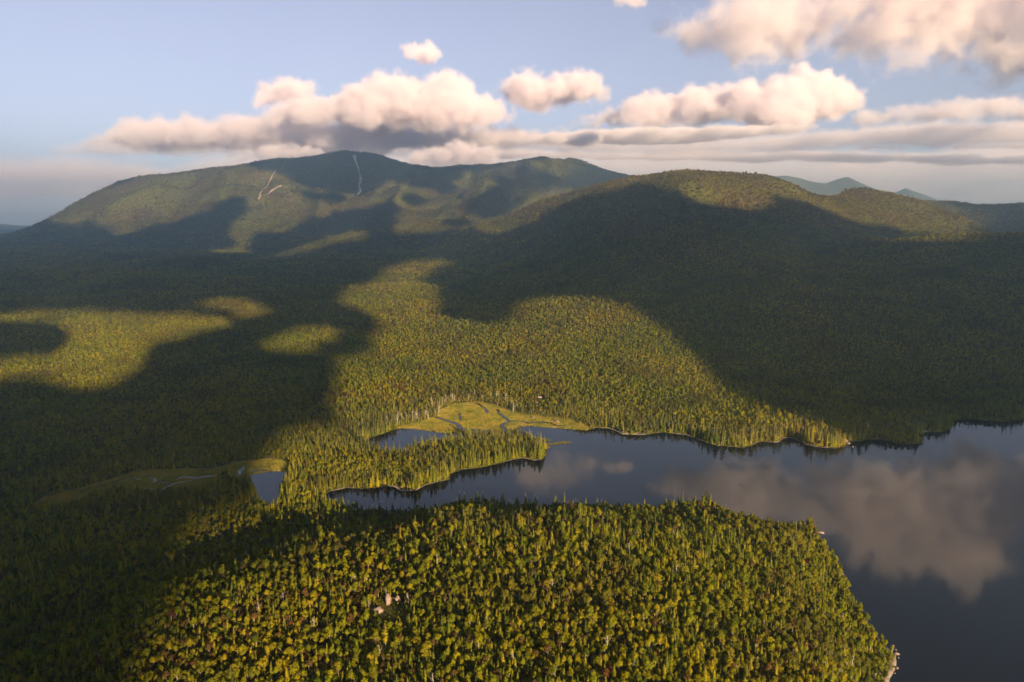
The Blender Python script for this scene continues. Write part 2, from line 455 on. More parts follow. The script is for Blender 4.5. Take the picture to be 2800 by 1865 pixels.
def base_height(x, y):
    xs, ys = x.ravel(), y.ravel()
    qa, ql = xs / ys * KA, np.log(ys) * KL
    out = np.empty(xs.shape)
    for i in range(0, len(xs), 20000):
        s = slice(i, i + 20000)
        r = np.sqrt((qa[s, None] - q[None, :, 0]) ** 2 + (ql[s, None] - q[None, :, 1]) ** 2 + CC * CC)
        out[s] = -(r @ sol[:nC]) + sol[nC] + sol[nC + 1] * qa[s] + sol[nC + 2] * ql[s]
    return (out * ys + CAMH).reshape(x.shape)

# terrain rows are depths, columns are fans of lines: a plain height field z(x, y)
ROWS = np.exp(np.concatenate([np.arange(math.log(105), math.log(500), 0.0095), np.arange(math.log(500), math.log(1500), 0.0040), np.arange(math.log(1500), math.log(9800), 0.0068)]))
COLS = np.concatenate([np.linspace(-1.5, -0.82, 36)[:-1], np.linspace(-0.82, 0.82, 800), np.linspace(0.82, 1.5, 36)[1:]])
# base on a thinned grid, then bilinear (it is smooth)
RC = np.unique(np.concatenate([np.arange(0, len(ROWS), 3), [len(ROWS) - 1]])); CK = np.unique(np.concatenate([np.arange(0, len(COLS), 4), [len(COLS) - 1]]))
bx = COLS[CK][None, :] * ROWS[RC][:, None]
by = np.repeat(ROWS[RC][:, None], len(CK), 1)
bz = base_height(bx, by)
tmp = np.stack([np.interp(np.arange(len(COLS)), CK, bz[i]) for i in range(len(RC))])
BZ = np.stack([np.interp(np.arange(len(ROWS)), RC, tmp[:, j]) for j in range(len(COLS))], 1)
TX = COLS[None, :] * ROWS[:, None]
TY = np.repeat(ROWS[:, None], len(COLS), 1)

near = ROWS < 2300
NX, NY = TX[near], TY[near]
wob = fbm(NX, NY, 26.0, 3, 91) * 1.6
sd = np.maximum(np.maximum(poly_sdf(NX, NY, LAKE), poly_sdf(NX, NY, POND_A)), poly_sdf(NX, NY, POND_B)) + wob * 0.7
msd = np.maximum(poly_sdf(NX, NY, MARSH_A), poly_sdf(NX, NY, MARSH_B)) + wob * 1.3
lsd = poly_sdf(NX, NY, LAKE)
LAKESIDE = np.zeros(TX.shape); LAKESIDE[near] = lsd > -9
LAND = np.full(TX.shape, 900.0); LAND[near] = -sd
MARSHD = np.full(TX.shape, -900.0); MARSHD[near] = msd

rid = 1 - np.abs(fbm(TX, TY, 900.0, 2, 5))
det = fbm(TX, TY, 420.0, 5, 11, 0.52)
RDG = np.full(TX.shape, 1e9)
for SK in (SKY1, SKY2, SKY3, SKY4, SKY5):
    RDG = np.minimum(RDG, line_dist(TX, TY, [tuple(at_y(u, v, y)[:2]) for u, v, y in SK]))
rk = 0.12 + 0.88 * sstep(40, 520, RDG)
amp = np.clip(0.18 * (BZ - 6), 0, 36) * sstep(900, 1700, TY) + 1.2 * sstep(15, 60, LAND)
gul = 0.55 - np.abs(fbm(TX, TY * 0.6, 520.0, 3, 23)) * 1.2
H0 = BZ + det * amp * 0.8 * rk + rk * gul * np.clip(0.17 * (BZ - 25) * (1 + 0.5 * sstep(3800, 4800, TY)), 0, 85 + 50 * sstep(3800, 4800, TY)) * sstep(1300, 2200, TY) + rk * (0.5 - np.abs(fbm(TX, TY * 0.7, 190.0, 2, 29))) * np.clip(0.05 * (BZ - 60), 0, 16) * sstep(2000, 3500, TY)
H0 = np.maximum(H0, 1.0)
rise = sstep(0, 34, LAND)
HT = np.where(LAND > 0, 0.10 + np.minimum(LAND, 4) * 0.22 * 1.0 + (np.maximum(H0, 1.0) - 0.9) * rise, -np.minimum(-LAND * 0.25, 4.0) - 0.02)
mk = sstep(-6, 6, MARSHD)
HT = np.where(LAND > 0, HT * (1 - mk) + 0.30 * mk, HT)

def height(x, y):
    """bilinear look-up in the height field"""
    fr = np.interp(np.log(y), np.log(ROWS), np.arange(len(ROWS)))
    fc = np.interp(x / y, COLS, np.arange(len(COLS)))
    r0 = np.clip(fr.astype(int), 0, len(ROWS) - 2); c0 = np.clip(fc.astype(int), 0, len(COLS) - 2)
    a, b = fr - r0, fc - c0
    return (HT[r0, c0] * (1 - a) * (1 - b) + HT[r0 + 1, c0] * a * (1 - b) + HT[r0, c0 + 1] * (1 - a) * b + HT[r0 + 1, c0 + 1] * a * b)

def lookup(F, x, y):
    fr = np.interp(np.log(y), np.log(ROWS), np.arange(len(ROWS)))
    fc = np.interp(x / y, COLS, np.arange(len(COLS)))
    return F[np.clip(np.round(fr).astype(int), 0, len(ROWS) - 1), np.clip(np.round(fc).astype(int), 0, len(COLS) - 1)]

nr, ncl = TX.shape
idx = np.arange(nr * ncl).reshape(nr, ncl)
quads = np.stack([idx[:-1, :-1], idx[:-1, 1:], idx[1:, 1:], idx[1:, :-1]], -1).reshape(-1, 4)
me = mesh_from('terrain', np.stack([TX, TY, HT], -1).reshape(-1, 3), quads, True)
me.attributes.new('marsh', 'FLOAT', 'POINT').data.foreach_set('value', sstep(-1.5, 1.5, MARSHD).astype(np.float32).ravel())
shore_f = (1 - sstep(-0.6, 1.8, LAND + 1.0 + 2.4 * fbm(TX, TY, 38.0, 3, 33))) * (MARSHD < -4) * LAKESIDE
me.attributes.new('shore', 'FLOAT', 'POINT').data.foreach_set('value', shore_f.astype(np.float32).ravel())
me.attributes.new('canopy', 'FLOAT', 'POINT').data.foreach_set('value', sstep(2500, 4500, TY).astype(np.float32).ravel())
terrain = tag(link('terrain', me, M_TERR), 'forested hills and mountains round the lake', None, None, 'structure')

# the wide floor of land that carries on to the horizon
def disc(name, r, z, mat, n=96):
    v = [(r * math.cos(2 * math.pi * i / n), r * math.sin(2 * math.pi * i / n), z) for i in range(n)]
    return link(name, mesh_from(name, v, [list(range(n))]), mat)
M_FAR = mat_simple('far_forest', [(0.35, (0.03, 0.036, 0.014)), (0.65, (0.075, 0.075, 0.02))], 0.002)
tag(disc('valley_floor', 13400, -6.0, M_FAR), 'wooded low country reaching to the horizon', None, None, 'structure')

# water sheets
def water(name, poly, label, z):
    cx = np.mean([p[0] for p in poly]); cy0 = np.mean([p[1] for p in poly])
    grow = []
    P = np.array(poly)
    n = len(P)
    for i in range(n):
        t = P[(i + 1) % n] - P[i - 1]
        nrm = np.array([t[1], -t[0]]); nrm /= np.linalg.norm(nrm) + 1e-9
        grow.append(nrm)
    area = 0.5 * sum(P[i][0] * P[(i + 1) % n][1] - P[(i + 1) % n][0] * P[i][1] for i in range(n))
    G = P + np.array(grow) * (3.0 if area > 0 else -3.0)
    me = mesh_from(name, [(x, y, z) for x, y in G], [list(range(n))])
    bm = bmesh.new(); bm.from_mesh(me)
    bmesh.ops.triangulate(bm, faces=bm.faces[:])
    bmesh.ops.recalc_face_normals(bm, faces=bm.faces[:])
    for f in bm.faces:
        if f.normal.z < 0: f.normal_flip()
    bm.to_mesh(me); bm.free()
    return tag(link(name, me, M_WATER), label, None, None, 'structure')
water('lake', LAKE, 'calm dark blue lake reflecting clouds', 0.0)
water('pond', POND_A, 'crescent pond behind the wooded point', 0.004)
water('pond', POND_B, 'small still pond at the end of the left marsh', 0.004)

def ribbon(name, line, w, label, z, s):
    L = [np.array(p) for p in line]
    pts = []
    for a, b in zip(L[:-1], L[1:]):
        m = max(2, int(np.linalg.norm(b - a) / 4.0))
        for i in range(m): pts.append(a + (b - a) * i / m)
    pts.append(L[-1])
    pts = np.array(pts)
    for _ in range(3):
        pts[1:-1] = 0.25 * pts[:-2] + 0.5 * pts[1:-1] + 0.25 * pts[2:]
    pts[1:-1, 0] += fbm(pts[1:-1, 0], pts[1:-1, 1], 14.0, 2, s) * 1.2
    tg = np.gradient(pts, axis=0); nrm = np.stack([-tg[:, 1], tg[:, 0]], 1); nrm /= np.linalg.norm(nrm, axis=1)[:, None] + 1e-9
    ww = w * (0.8 + 0.4 * vnoise(pts[:, 0] / 9.0, pts[:, 1] / 9.0, s + 3)) * 0.5
    ww[0] *= 0.3; ww[-1] *= 0.5
    v = np.concatenate([pts + nrm * ww[:, None], pts - nrm * ww[:, None]])
    v = np.concatenate([v, np.full((len(v), 1), z)], 1)
    n = len(pts)
    f = [(i, i + 1, n + i + 1, n + i) for i in range(n - 1)]
    me = mesh_from(name, v, f)
    me.flip_normals() if me.polygons[0].normal.z < 0 else None
    return tag(link(name, me, M_WATER), label, None, None, 'structure')
for i, (ln, w) in enumerate(STREAMS):
    ribbon('stream', ln, w * (1.35 if i < 6 else 0.95), 'narrow winding channel through the marsh', 0.42 + 0.005 * i, i * 7)

# ------------------------------------------------------------------ trees
def tube(path, radii, sides=5):
    """tapered tube along a path -> verts, quads"""
    path = np.asarray(path, float)
    vs, fs = [], []
    for i, (p, r) in enumerate(zip(path, radii)):
        t = path[min(i + 1, len(path) - 1)] - path[max(i - 1, 0)]
        t = t / (np.linalg.norm(t) + 1e-9)
        a = np.cross(t, [0.3, 1, 0.1]); a /= np.linalg.norm(a) + 1e-9
        b = np.cross(t, a)
        for k in range(sides):
            w = 2 * math.pi * k / sides
            vs.append(p + r * (math.cos(w) * a + math.sin(w) * b))
    for i in range(len(path) - 1):
        for k in range(sides):
            k2 = (k + 1) % sides
            fs.append((i * sides + k, i * sides + k2, (i + 1) * sides + k2, (i + 1) * sides + k))
    return np.array(vs), np.array(fs)

def merge(parts):
    V, F, n = [], [], 0
    for v, f in parts:
        V.append(v); F.append(f + n); n += len(v)
    return np.concatenate(V), np.concatenate(F)

def leaf_quads(cen, nrm, size, r, droop=None):
    """one small quad per leaf clump, facing nrm -> verts, quads, normals per vertex"""
    n = len(cen)
    up = r.normal(size=(n, 3))
    a = np.cross(nrm, up); a /= np.linalg.norm(a, axis=1)[:, None] + 1e-9
    b = np.cross(nrm, a)
    s = size[:, None]
    a = a * s; b = b * s * r.uniform(0.6, 1.0, (n, 1))
    k = nrm * s * 0.25
    v = np.stack([cen - a - k, cen - b * 0.9, cen + a - k, cen + b], 1).reshape(-1, 3)
    f = np.arange(4 * n).reshape(n, 4)
    return v, f

def set_normals(me, nv):
    me.polygons.foreach_set('use_smooth', np.ones(len(me.polygons), bool))
    li = np.empty(len(me.loops), np.int32); me.loops.foreach_get('vertex_index', li)
    me.normals_split_custom_set([tuple(x) for x in nv[li].tolist()])

def orient(v, f, nv):
    """wind every quad so that it faces its shading normal"""
    g = np.cross(v[f[:, 1]] - v[f[:, 0]], v[f[:, 2]] - v[f[:, 0]])
    flip = (g * nv[f[:, 0]]).sum(1) < 0
    f = f.copy(); f[flip] = f[flip][:, ::-1]
    return f

def broadleaf_parts(seed, nq, qs, H=12.0, R=4.0, full=True):
    r = np.random.default_rng(seed)
    zc = H * r.uniform(0.60, 0.66)
    rz = H * r.uniform(0.33, 0.38)
    nl = 15 if full else 9
    lc = []
    for i in range(nl):
        d = r.normal(size=3); d /= np.linalg.norm(d)
        if d[2] < -0.5: d[2] *= -0.6
        m = r.uniform(0.45, 0.78)
        lc.append([d[0] * R * m, d[1] * R * m, zc + d[2] * rz * m])
    lc = np.array(lc + [[0, 0, zc + rz * 0.62]])
    lr = r.uniform(0.34, 0.52, len(lc)) * R
    pick = r.integers(0, len(lc), nq * 2)
    d = r.normal(size=(nq * 2, 3)); d /= np.linalg.norm(d, axis=1)[:, None]
    cen = lc[pick] + d * (lr[pick] * r.uniform(0.82, 1.06, nq * 2))[:, None] * [1, 1, 0.85]
    dist = np.linalg.norm((cen[:, None] - lc[None]) / [1, 1, 0.85], axis=2) / lr[None]
    ok = dist.min(1) > 0.74
    cen, d = cen[ok][:nq], d[ok][:nq]
    cr = (cen - [0, 0, zc - 0.6]) / [R, R, rz]; cr /= np.linalg.norm(cr, axis=1)[:, None] + 1e-9
    nr_ = d * 0.65 + cr * 0.6 + r.normal(size=d.shape) * 0.28; nr_ /= np.linalg.norm(nr_, axis=1)[:, None]
    v, f = leaf_quads(cen, nr_, qs * r.uniform(0.7, 1.3, len(cen)), r)
    nv = np.repeat(nr_, 4, 0)
    f = orient(v, f, nv)
    lean = r.normal(size=2) * 0.25
    parts = [tube([(0, 0, -1.5), (lean[0], lean[1], H * 0.3), (lean[0] * 2, lean[1] * 2, H * 0.62), (lean[0] * 2, lean[1] * 2, H * 0.8)], [0.26, 0.2, 0.12, 0.03])]
    if full:
        for i in range(5):
            e = lc[i]
            parts.append(tube([(lean[0], lean[1], H * (0.28 + 0.04 * i)), e * 0.5 + np.array([0, 0, H * 0.22]), e], [0.10, 0.07, 0.02], 4))
    return (v, f, nv), merge(parts)

def conifer_parts(seed, layers, per, H=14.0, R=2.3, loose=False, full=True):
    r = np.random.default_rng(seed)
    cen, nrm, size = [], [], []
    V, F, NV = [], [], []
    nvt = 0
    base = 0.30 if loose else 0.10
    for i in range(layers):
        t = i / (layers - 1.0)
        z = H * (base + (0.97 - base) * t)
        rr = R * ((1 - t) ** (0.75 if not loose else 0.5)) * r.uniform(0.8, 1.15) + 0.18
        if loose: rr *= r.uniform(0.55, 1.35)
        k = max(4, int(per * (1 - t * 0.6)))
        a0 = r.uniform(0, 6.28)
        for j in range(k):
            a = a0 + 2 * math.pi * j / k + r.normal() * 0.18
            L = rr * r.uniform(0.7, 1.2)
            dr = np.array([math.cos(a), math.sin(a), 0.0]); sd_ = np.array([-math.sin(a), math.cos(a), 0.0])
            w = (L * 0.36 + 0.18) * (1.3 if not full else 1.0)
            lift = 0.18 * L if loose else -0.30 * L
            z0 = z + r.normal() * 0.12 * H / layers
            p0 = np.array([0, 0, z0]); p1 = p0 + dr * L * 0.55 + np.array([0, 0, lift * 0.3]); p2 = p0 + dr * L + np.array([0, 0, lift])
            vv = np.array([p0 + dr * 0.05, p1 - sd_ * w, p2, p1 + sd_ * w])
            vv[1, 2] -= 0.22 * w; vv[3, 2] -= 0.22 * w
            n1 = dr * 0.72 + np.array([0, 0, 0.55]) + r.normal(size=3) * 0.22; n1 /= np.linalg.norm(n1)
            V.append(vv); F.append(np.arange(4) + nvt); NV.append(np.repeat(n1[None], 4, 0)); nvt += 4
    v = np.concatenate(V); f = np.array(F); nv = np.concatenate(NV)
    f = orient(v, f, nv)
    return (v, f, nv), tube([(0, 0, -1.5), (0, 0, H * 0.4), (0, 0, H * 0.97)], [0.24, 0.16, 0.02])

def dead_parts(seed, H=11.0):
    r = np.random.default_rng(seed)
    lx, ly = r.normal(size=2) * 0.8
    parts = [tube([(0, 0, -1), (lx * 0.3, ly * 0.3, H * 0.4), (lx, ly, H)], [0.26, 0.19, 0.05])]
    for i in range(7):
        t = 0.4 + 0.08 * i
        a = r.uniform(0, 6.28); L = (1.25 - t) * r.uniform(2.0, 4.0)
        b0 = np.array([lx * t, ly * t, H * t])
        parts.append(tube([b0, b0 + [math.cos(a) * L * 0.6, math.sin(a) * L * 0.6, L * 0.35], b0 + [math.cos(a) * L, math.sin(a) * L, L * 0.9]], [0.10, 0.06, 0.02], 4))
    return merge(parts)

def crown_mesh(name, cr, mat):
    v, f, nv = cr
    me = mesh_from(name, v, f); set_normals(me, nv); me.materials.append(mat); return me

def trunk_mesh(name, tr, mat=None):
    me = mesh_from(name, tr[0], tr[1], True); me.materials.append(mat or M_BARK); return me

def joined_mesh(name, cr, tr, mat):
    v, f, nv = cr
    V = np.concatenate([v, tr[0]]); F = np.concatenate([f, tr[1] + len(v)])
    tn = tr[0] - [0, 0, 0]; tn = tn * [1, 1, 0.0] + [1e-3, 0, 0]; tn /= np.linalg.norm(tn, axis=1)[:, None]
    me = mesh_from(name, V, F)
    set_normals(me, np.concatenate([nv, tn]))
    me.materials.append(mat); me.materials.append(M_BARK)
    mi = np.zeros(len(F), np.int32); mi[len(f):] = 1
    me.polygons.foreach_set('material_index', mi)
    return me

# kinds: 0 broadleaf, 1 russet broadleaf, 2 spruce, 3 pine
KIND_MAT = [M_LEAF, M_RUST, M_CONI, M_CONI]
near_models = {0: [broadleaf_parts(10 + i, 430, 0.45, 10.0 + 1.2 * (i % 4), 2.1 + 0.28 * (i % 5)) for i in range(9)],
               1: [broadleaf_parts(40 + i, 400, 0.45, 10.0 + i, 2.2 + 0.3 * i) for i in range(3)],
               2: [conifer_parts(60 + i, 18, 11, 11.0 + i, 1.7 + 0.3 * (i % 3)) for i in range(5)],
               3: [conifer_parts(80 + i, 13, 10, 13.5 + i, 2.6, True) for i in range(3)]}
far_models = {0: [broadleaf_parts(110 + i, 130, 0.85, 10.0 + 0.8 * i, 2.5 + 0.2 * i, False) for i in range(4)],
              1: [broadleaf_parts(140 + i, 120, 0.85, 10.5, 2.6, False) for i in range(2)],
              2: [conifer_parts(160 + i, 9, 8, 11.0 + i, 2.0 + 0.2 * i, False, False) for i in range(3)],
              3: [conifer_parts(180 + i, 7, 8, 13.0 + i, 2.6, True, False) for i in range(2)]}

# where trees stand: jittered cells; cells grow with distance so far woods stay affordable
pts = []
def scatter(y0, y1, cell, seed):
    r = np.random.default_rng(seed)
    y = y0
    X, Y = [], []
    while y < y1:
        s = cell(y)
        n = int(0.86 * 2 * y / s)
        x = (np.arange(n) + r.uniform(0, 1, n)) * s - 0.86 * y
        X.append(x); Y.append(y + r.uniform(-0.5, 0.5, n) * s * 1.1)
        y += s
    return np.concatenate(X), np.concatenate(Y)
CELL0 = 2.25
def cellf(y): return max(CELL0, 0.0026 * y)
PX, PY = scatter(150, 8600, cellf, 3)
LD = lookup(LAND, PX, PY); MD = lookup(MARSHD, PX, PY)
keep = (LD > 1.2 + 1.6 * rng.uniform(size=len(PX))) & ((MD < -1.0) | ((rng.uniform(size=len(PX)) < 0.34) & (fbm(PX, PY, 34.0, 3, 88) > 0.10))) & (np.abs(PX / PY) < 0.86)
PX, PY, LD, MD = PX[keep], PY[keep], LD[keep], MD[keep]
PZ = height(PX, PY)
# leave out ground that hills hide (with room for a step aside)
TT = (HT - CAMH) / TY
RM = np.maximum.accumulate(TT, 0)
hid = lookup(RM, PX, PY) - (PZ + 26 - CAMH) / PY
keep = hid < 0.004
PX, PY, PZ, LD, MD = [a[keep] for a in (PX, PY, PZ, LD, MD)]
N = len(PX)
# what grows where
stand = fbm(PX, PY, 130.0, 3, 51) + 0.7 * fbm(PX, PY, 700.0, 2, 57)
wet = np.exp(-np.maximum(LD - 5, 0) / 45.0) + np.exp(-np.maximum(-MD, 0) / 70.0)
far_low = sstep(640, 700, PY)
coni_p = 0.24 + 0.14 * (1 - far_low) + 0.30 * np.clip(stand, -0.6, 1) + 0.40 * np.minimum(wet, 1) * far_low + 0.12 * sstep(1500, 900, PY) * far_low * sstep(700, -300, PX) + 0.3 * sstep(250, 420, PZ)
u1, u2, u3 = rng.uniform(size=N), rng.uniform(size=N), rng.uniform(size=N)
kind = np.where(u1 < coni_p, np.where(u2 < 0.86, 2, 3), np.where(u2 < 0.05 + 0.60 * sstep(140, 330, PZ) + 0.22 * np.clip(fbm(PX, PY, 90.0, 2, 71), 0, 1), 1, 0))
PS = np.clip(np.exp(rng.normal(-0.15, 0.33, N)), 0.42, 1.75) * np.where(kind >= 2, rng.uniform(0.75, 1.12, N), 1.0) * (1 + 0.12 * stand.clip(-1, 1))
GROW = np.maximum(1.0, np.maximum(CELL0, 0.0026 * PY) / 3.3)
PS *= 0.51 * GROW * (1 + 0.75 * sstep(0.45, 0.9, np.exp(-np.maximum(LD - 5, 0) / 22.0)) * far_low * (kind >= 2))
PSZ = GROW ** -0.75
PS = np.where(MD > -1.0, PS * 0.26, PS)
PR = rng.uniform(0, 2 * math.pi, N)

# named single trees at spots read off the picture
SPECIAL = [(1055, 1748, 3, 1.0, 'tall pale green pine standing clear of the bright canopy')]
special_pts = []
for u, v, kd, sc, lab in SPECIAL:
    g = None
    for y in np.arange(250, 700, 1.0):
        p = at_y(u, v + 28, y)
        if p[2] <= height(np.array([p[0]]), np.array([p[1]]))[0]:
            g = p; break
    if g is not None:
        special_pts.append((g, kd, sc, lab))
for g, *_ in special_pts:
    k = (PX - g[0]) ** 2 + (PY - g[1]) ** 2 > 36
    PX, PY, PZ, LD, MD, kind, PS, PR, PSZ = [a[k] for a in (PX, PY, PZ, LD, MD, kind, PS, PR, PSZ)]
# the bare granite clearing on the near hill
def ground_at(u, v, lo=180, hi=9000, step=1.0):
    for y in np.exp(np.arange(math.log(lo), math.log(hi), 0.0012)):
        p = at_y(u, v, y)
        if p[2] <= height(np.array([p[0]]), np.array([p[1]]))[0]:
            return p
    return at_y(u, v, hi)
SLIDES = [([(970, 426), (972, 440), (979, 460), (984, 478), (986, 495), (981, 510), (986, 524), (978, 534)], 34.0, 'long pale rock slide down the face of the highest peak'),
          ([(754, 466), (744, 482), (737, 496), (731, 508), (724, 516)], 13.0, 'upper pale scar on the slope left of the summit'),
          ([(722, 514), (717, 522), (712, 532), (707, 548)], 15.0, 'lower crooked end of the scar left of the summit'),
          ([(770, 508), (758, 514), (748, 520), (738, 527), (727, 536)], 12.0, 'short slanting scar right of the left rock scar'),
          ([(945, 452), (957, 455)], 8.0, 'tiny bare rock patch left of the long slide')]
for ln, w, _ in SLIDES:
    L = [tuple(ground_at(u, v, 3500)[:2]) for u, v in ln]
    k = line_dist(PX, PY * 0.4, [(a, b * 0.4) for a, b in L]) > w * 0.5
    PX, PY, PZ, LD, MD, kind, PS, PR, PSZ = [a[k] for a in (PX, PY, PZ, LD, MD, kind, PS, PR, PSZ)]
CLEAR = [(ground_at(1062, 1655), 9.0), (ground_at(1036, 1672), 5.0), (ground_at(1476, 1090), 8.0), (ground_at(1505, 1146), 9.0)]
for g, rad in CLEAR:
    dx, dy = PX - g[0], PY - g[1]
    # open towards the viewer as well so that the rock shows
    k = (dx ** 2 + dy ** 2) > (rad * 0.5) ** 2
    PS = np.where((dx ** 2 + (dy * np.where(dy < 0, 0.55, 1.0)) ** 2) < rad ** 2, PS * 0.45, PS)
    along = dx * math.sin(SUN_AZ) - dy * math.cos(SUN_AZ); side = dx * math.cos(SUN_AZ) + dy * math.sin(SUN_AZ)
    PS = np.where((along > -4) & (along < 24) & (np.abs(side) < 4.5), PS * 0.42, PS)
    PX, PY, PZ, LD, MD, kind, PS, PR, PSZ = [a[k] for a in (PX, PY, PZ, LD, MD, kind, PS, PR, PSZ)]
N = len(PX)

# the trees that show largest stand as things of their own
U, V_ = to_px(PX, PY, PZ + 8)
slant = np.sqrt(PX ** 2 + PY ** 2 + (PZ - CAMH) ** 2)
inframe = (U > -10) & (U < 2810) & (V_ < 1900) & (V_ > 0)
KINDS = [('broadleaf_tree', 'broadleaf tree', 'broadleaf trees covering the near hill'), ('russet_tree', 'russet tree', 'russet trees scattered over the near hill'),
         ('spruce_tree', 'spruce tree', 'spruce trees of the near hill'), ('pine_tree', 'pine tree', 'pine trees of the near hill')]
LABELS = ['green leafy tree with rounded crown on near hill', 'reddish brown leafy tree on near hill',
          'narrow pointed spruce on near hill', 'pine with loose layered boughs on near hill']
def where(u, v, sc):
    a = ['far left', 'left', 'centre left', 'centre right', 'right'][int(np.clip((u - 100) / 470, 0, 4))]
    b = 'bottom edge' if v > 1760 else 'lower slope' if v > 1640 else 'middle slope' if v > 1520 else 'upper slope'
    return ('small ' if sc < 0.52 else 'tall ' if sc > 0.66 else 'mid sized '), ', ' + a + ' ' + b
single = np.zeros(N, bool)
model_mesh = {}
for kd in range(4):
    for i, (cr, tr) in enumerate(near_models[kd]):
        model_mesh[(kd, i)] = (crown_mesh('crown', cr, KIND_MAT[kd]), trunk_mesh('trunk', tr))

def place_tree(kd, i, loc, rot, sc, label, group):
    nm, cat, _ = KINDS[kd]
    e = bpy.data.objects.new(nm, None); COL.objects.link(e)
    e.empty_display_size = 1.0
    e.location = loc; e.rotation_euler = (0, 0, rot); e.scale = (sc, sc, sc * random.uniform(0.9, 1.12))
    tag(e, label, cat, group)
    cm, tm = model_mesh[(kd, i)]
    c = bpy.data.objects.new('crown', cm); COL.objects.link(c); c.parent = e
    t = bpy.data.objects.new('trunk', tm); COL.objects.link(t); t.parent = e
    return e

for kd in range(4):
    cand = np.where(inframe & (kind == kd))[0]
    if kd == 3:
        cand = cand[slant[cand] < 900]
    cand = cand[np.argsort(slant[cand] / PS[cand])][:300]
    single[cand] = True
    for j in cand:
        place_tree(kd, int(j) % len(near_models[kd]), (PX[j], PY[j], PZ[j] - 0.2), PR[j], PS[j], where(U[j], V_[j], PS[j])[0] + LABELS[kd] + where(U[j], V_[j], PS[j])[1], KINDS[kd][2])
for g, kd, sc, lab in special_pts:
    place_tree(kd, 1, (g[0], g[1], g[2] - 0.2), 0.4, sc, lab, None)

# everything else is the forest: one object, scattered by geometry nodes
def forest(name, sel, models, label):
    coll = bpy.data.collections.new(name + '_models')
    off = {}
    k = 0
    for kd in range(4):
        off[kd] = (k, len(models[kd]))
        for i, (cr, tr) in enumerate(models[kd]):
            o = bpy.data.objects.new('%02d_model' % k, joined_mesh(name + '_tree', cr, tr, KIND_MAT[kd]))
            coll.objects.link(o); k += 1
    n = len(sel)
    me = bpy.data.meshes.new(name)
    me.vertices.add(n)
    me.vertices.foreach_set('co', np.stack([PX[sel], PY[sel], PZ[sel] - 0.2], 1).astype(np.float32).ravel())
    pid = np.array([off[kk][0] for kk in range(4)])[kind[sel]] + rng.integers(0, 1000, n) % np.array([off[kk][1] for kk in range(4)])[kind[sel]]
    me.attributes.new('pid', 'INT', 'POINT').data.foreach_set('value', pid.astype(np.int32))
    rot = np.zeros((n, 3), np.float32); rot[:, 2] = PR[sel]; rot[:, :2] = rng.normal(size=(n, 2)) * 0.035
    me.attributes.new('rot', 'FLOAT_VECTOR', 'POINT').data.foreach_set('vector', rot.ravel())
    sc = np.stack([PS[sel], PS[sel], PS[sel] * PSZ[sel]], 1) * np.stack([rng.uniform(0.82, 1.2, n), rng.uniform(0.82, 1.2, n), rng.uniform(0.72, 1.28, n)], 1)
    me.attributes.new('scl', 'FLOAT_VECTOR', 'POINT').data.foreach_set('vector', sc.astype(np.float32).ravel())
    me.update()
    o = link(name, me)
    ng = bpy.data.node_groups.new(name + '_scatter', 'GeometryNodeTree')
    ng.interface.new_socket('Geometry', in_out='INPUT', socket_type='NodeSocketGeometry')
    ng.interface.new_socket('Geometry', in_out='OUTPUT', socket_type='NodeSocketGeometry')
    gi = ng.nodes.new('NodeGroupInput'); go = ng.nodes.new('NodeGroupOutput')
    ci = ng.nodes.new('GeometryNodeCollectionInfo'); ci.inputs[0].default_value = coll
    ci.inputs['Separate Children'].default_value = True; ci.inputs['Reset Children'].default_value = True
    ip = ng.nodes.new('GeometryNodeInstanceOnPoints'); ip.inputs['Pick Instance'].default_value = True
    def na(nm, typ):
        a = ng.nodes.new('GeometryNodeInputNamedAttribute'); a.data_type = typ; a.inputs[0].default_value = nm
        return [s for s in a.outputs if s.enabled][0]
    L = ng.links.new
    L(gi.outputs[0], ip.inputs['Points']); L(ci.outputs[0], ip.inputs['Instance'])
    L(na('pid', 'INT'), ip.inputs['Instance Index'])
    e2r = ng.nodes.new('FunctionNodeEulerToRotation'); L(na('rot', 'FLOAT_VECTOR'), e2r.inputs[0])
    L(e2r.outputs[0], ip.inputs['Rotation']); L(na('scl', 'FLOAT_VECTOR'), ip.inputs['Scale'])
    L(ip.outputs[0], go.inputs[0])
    md = o.modifiers.new('scatter', 'NODES'); md.node_group = ng
    return tag(o, label, None, None, 'stuff')
rest = np.where(~single)[0]
nearsel = rest[slant[rest] < 900]; farsel = rest[slant[rest] >= 900]
forest('near_forest', nearsel, near_models, 'dense mixed wood on the near hill and round the marsh')
forest('far_forest', farsel, far_models, 'unbroken forest over the valley and hills')
print('TREES', N, 'single', single.sum(), 'near', len(nearsel), 'far', len(farsel))

# ------------------------------------------------------------------ clouds
ICO = None
def ico(sub=2):
    bm = bmesh.new(); bmesh.ops.create_icosphere(bm, subdivisions=sub, radius=1.0)
    v = np.array([x.co[:] for x in bm.verts]); f = np.array([[y.index for y in x.verts] for x in bm.faces]); bm.free()
    return v, f
ICO = ico(2)

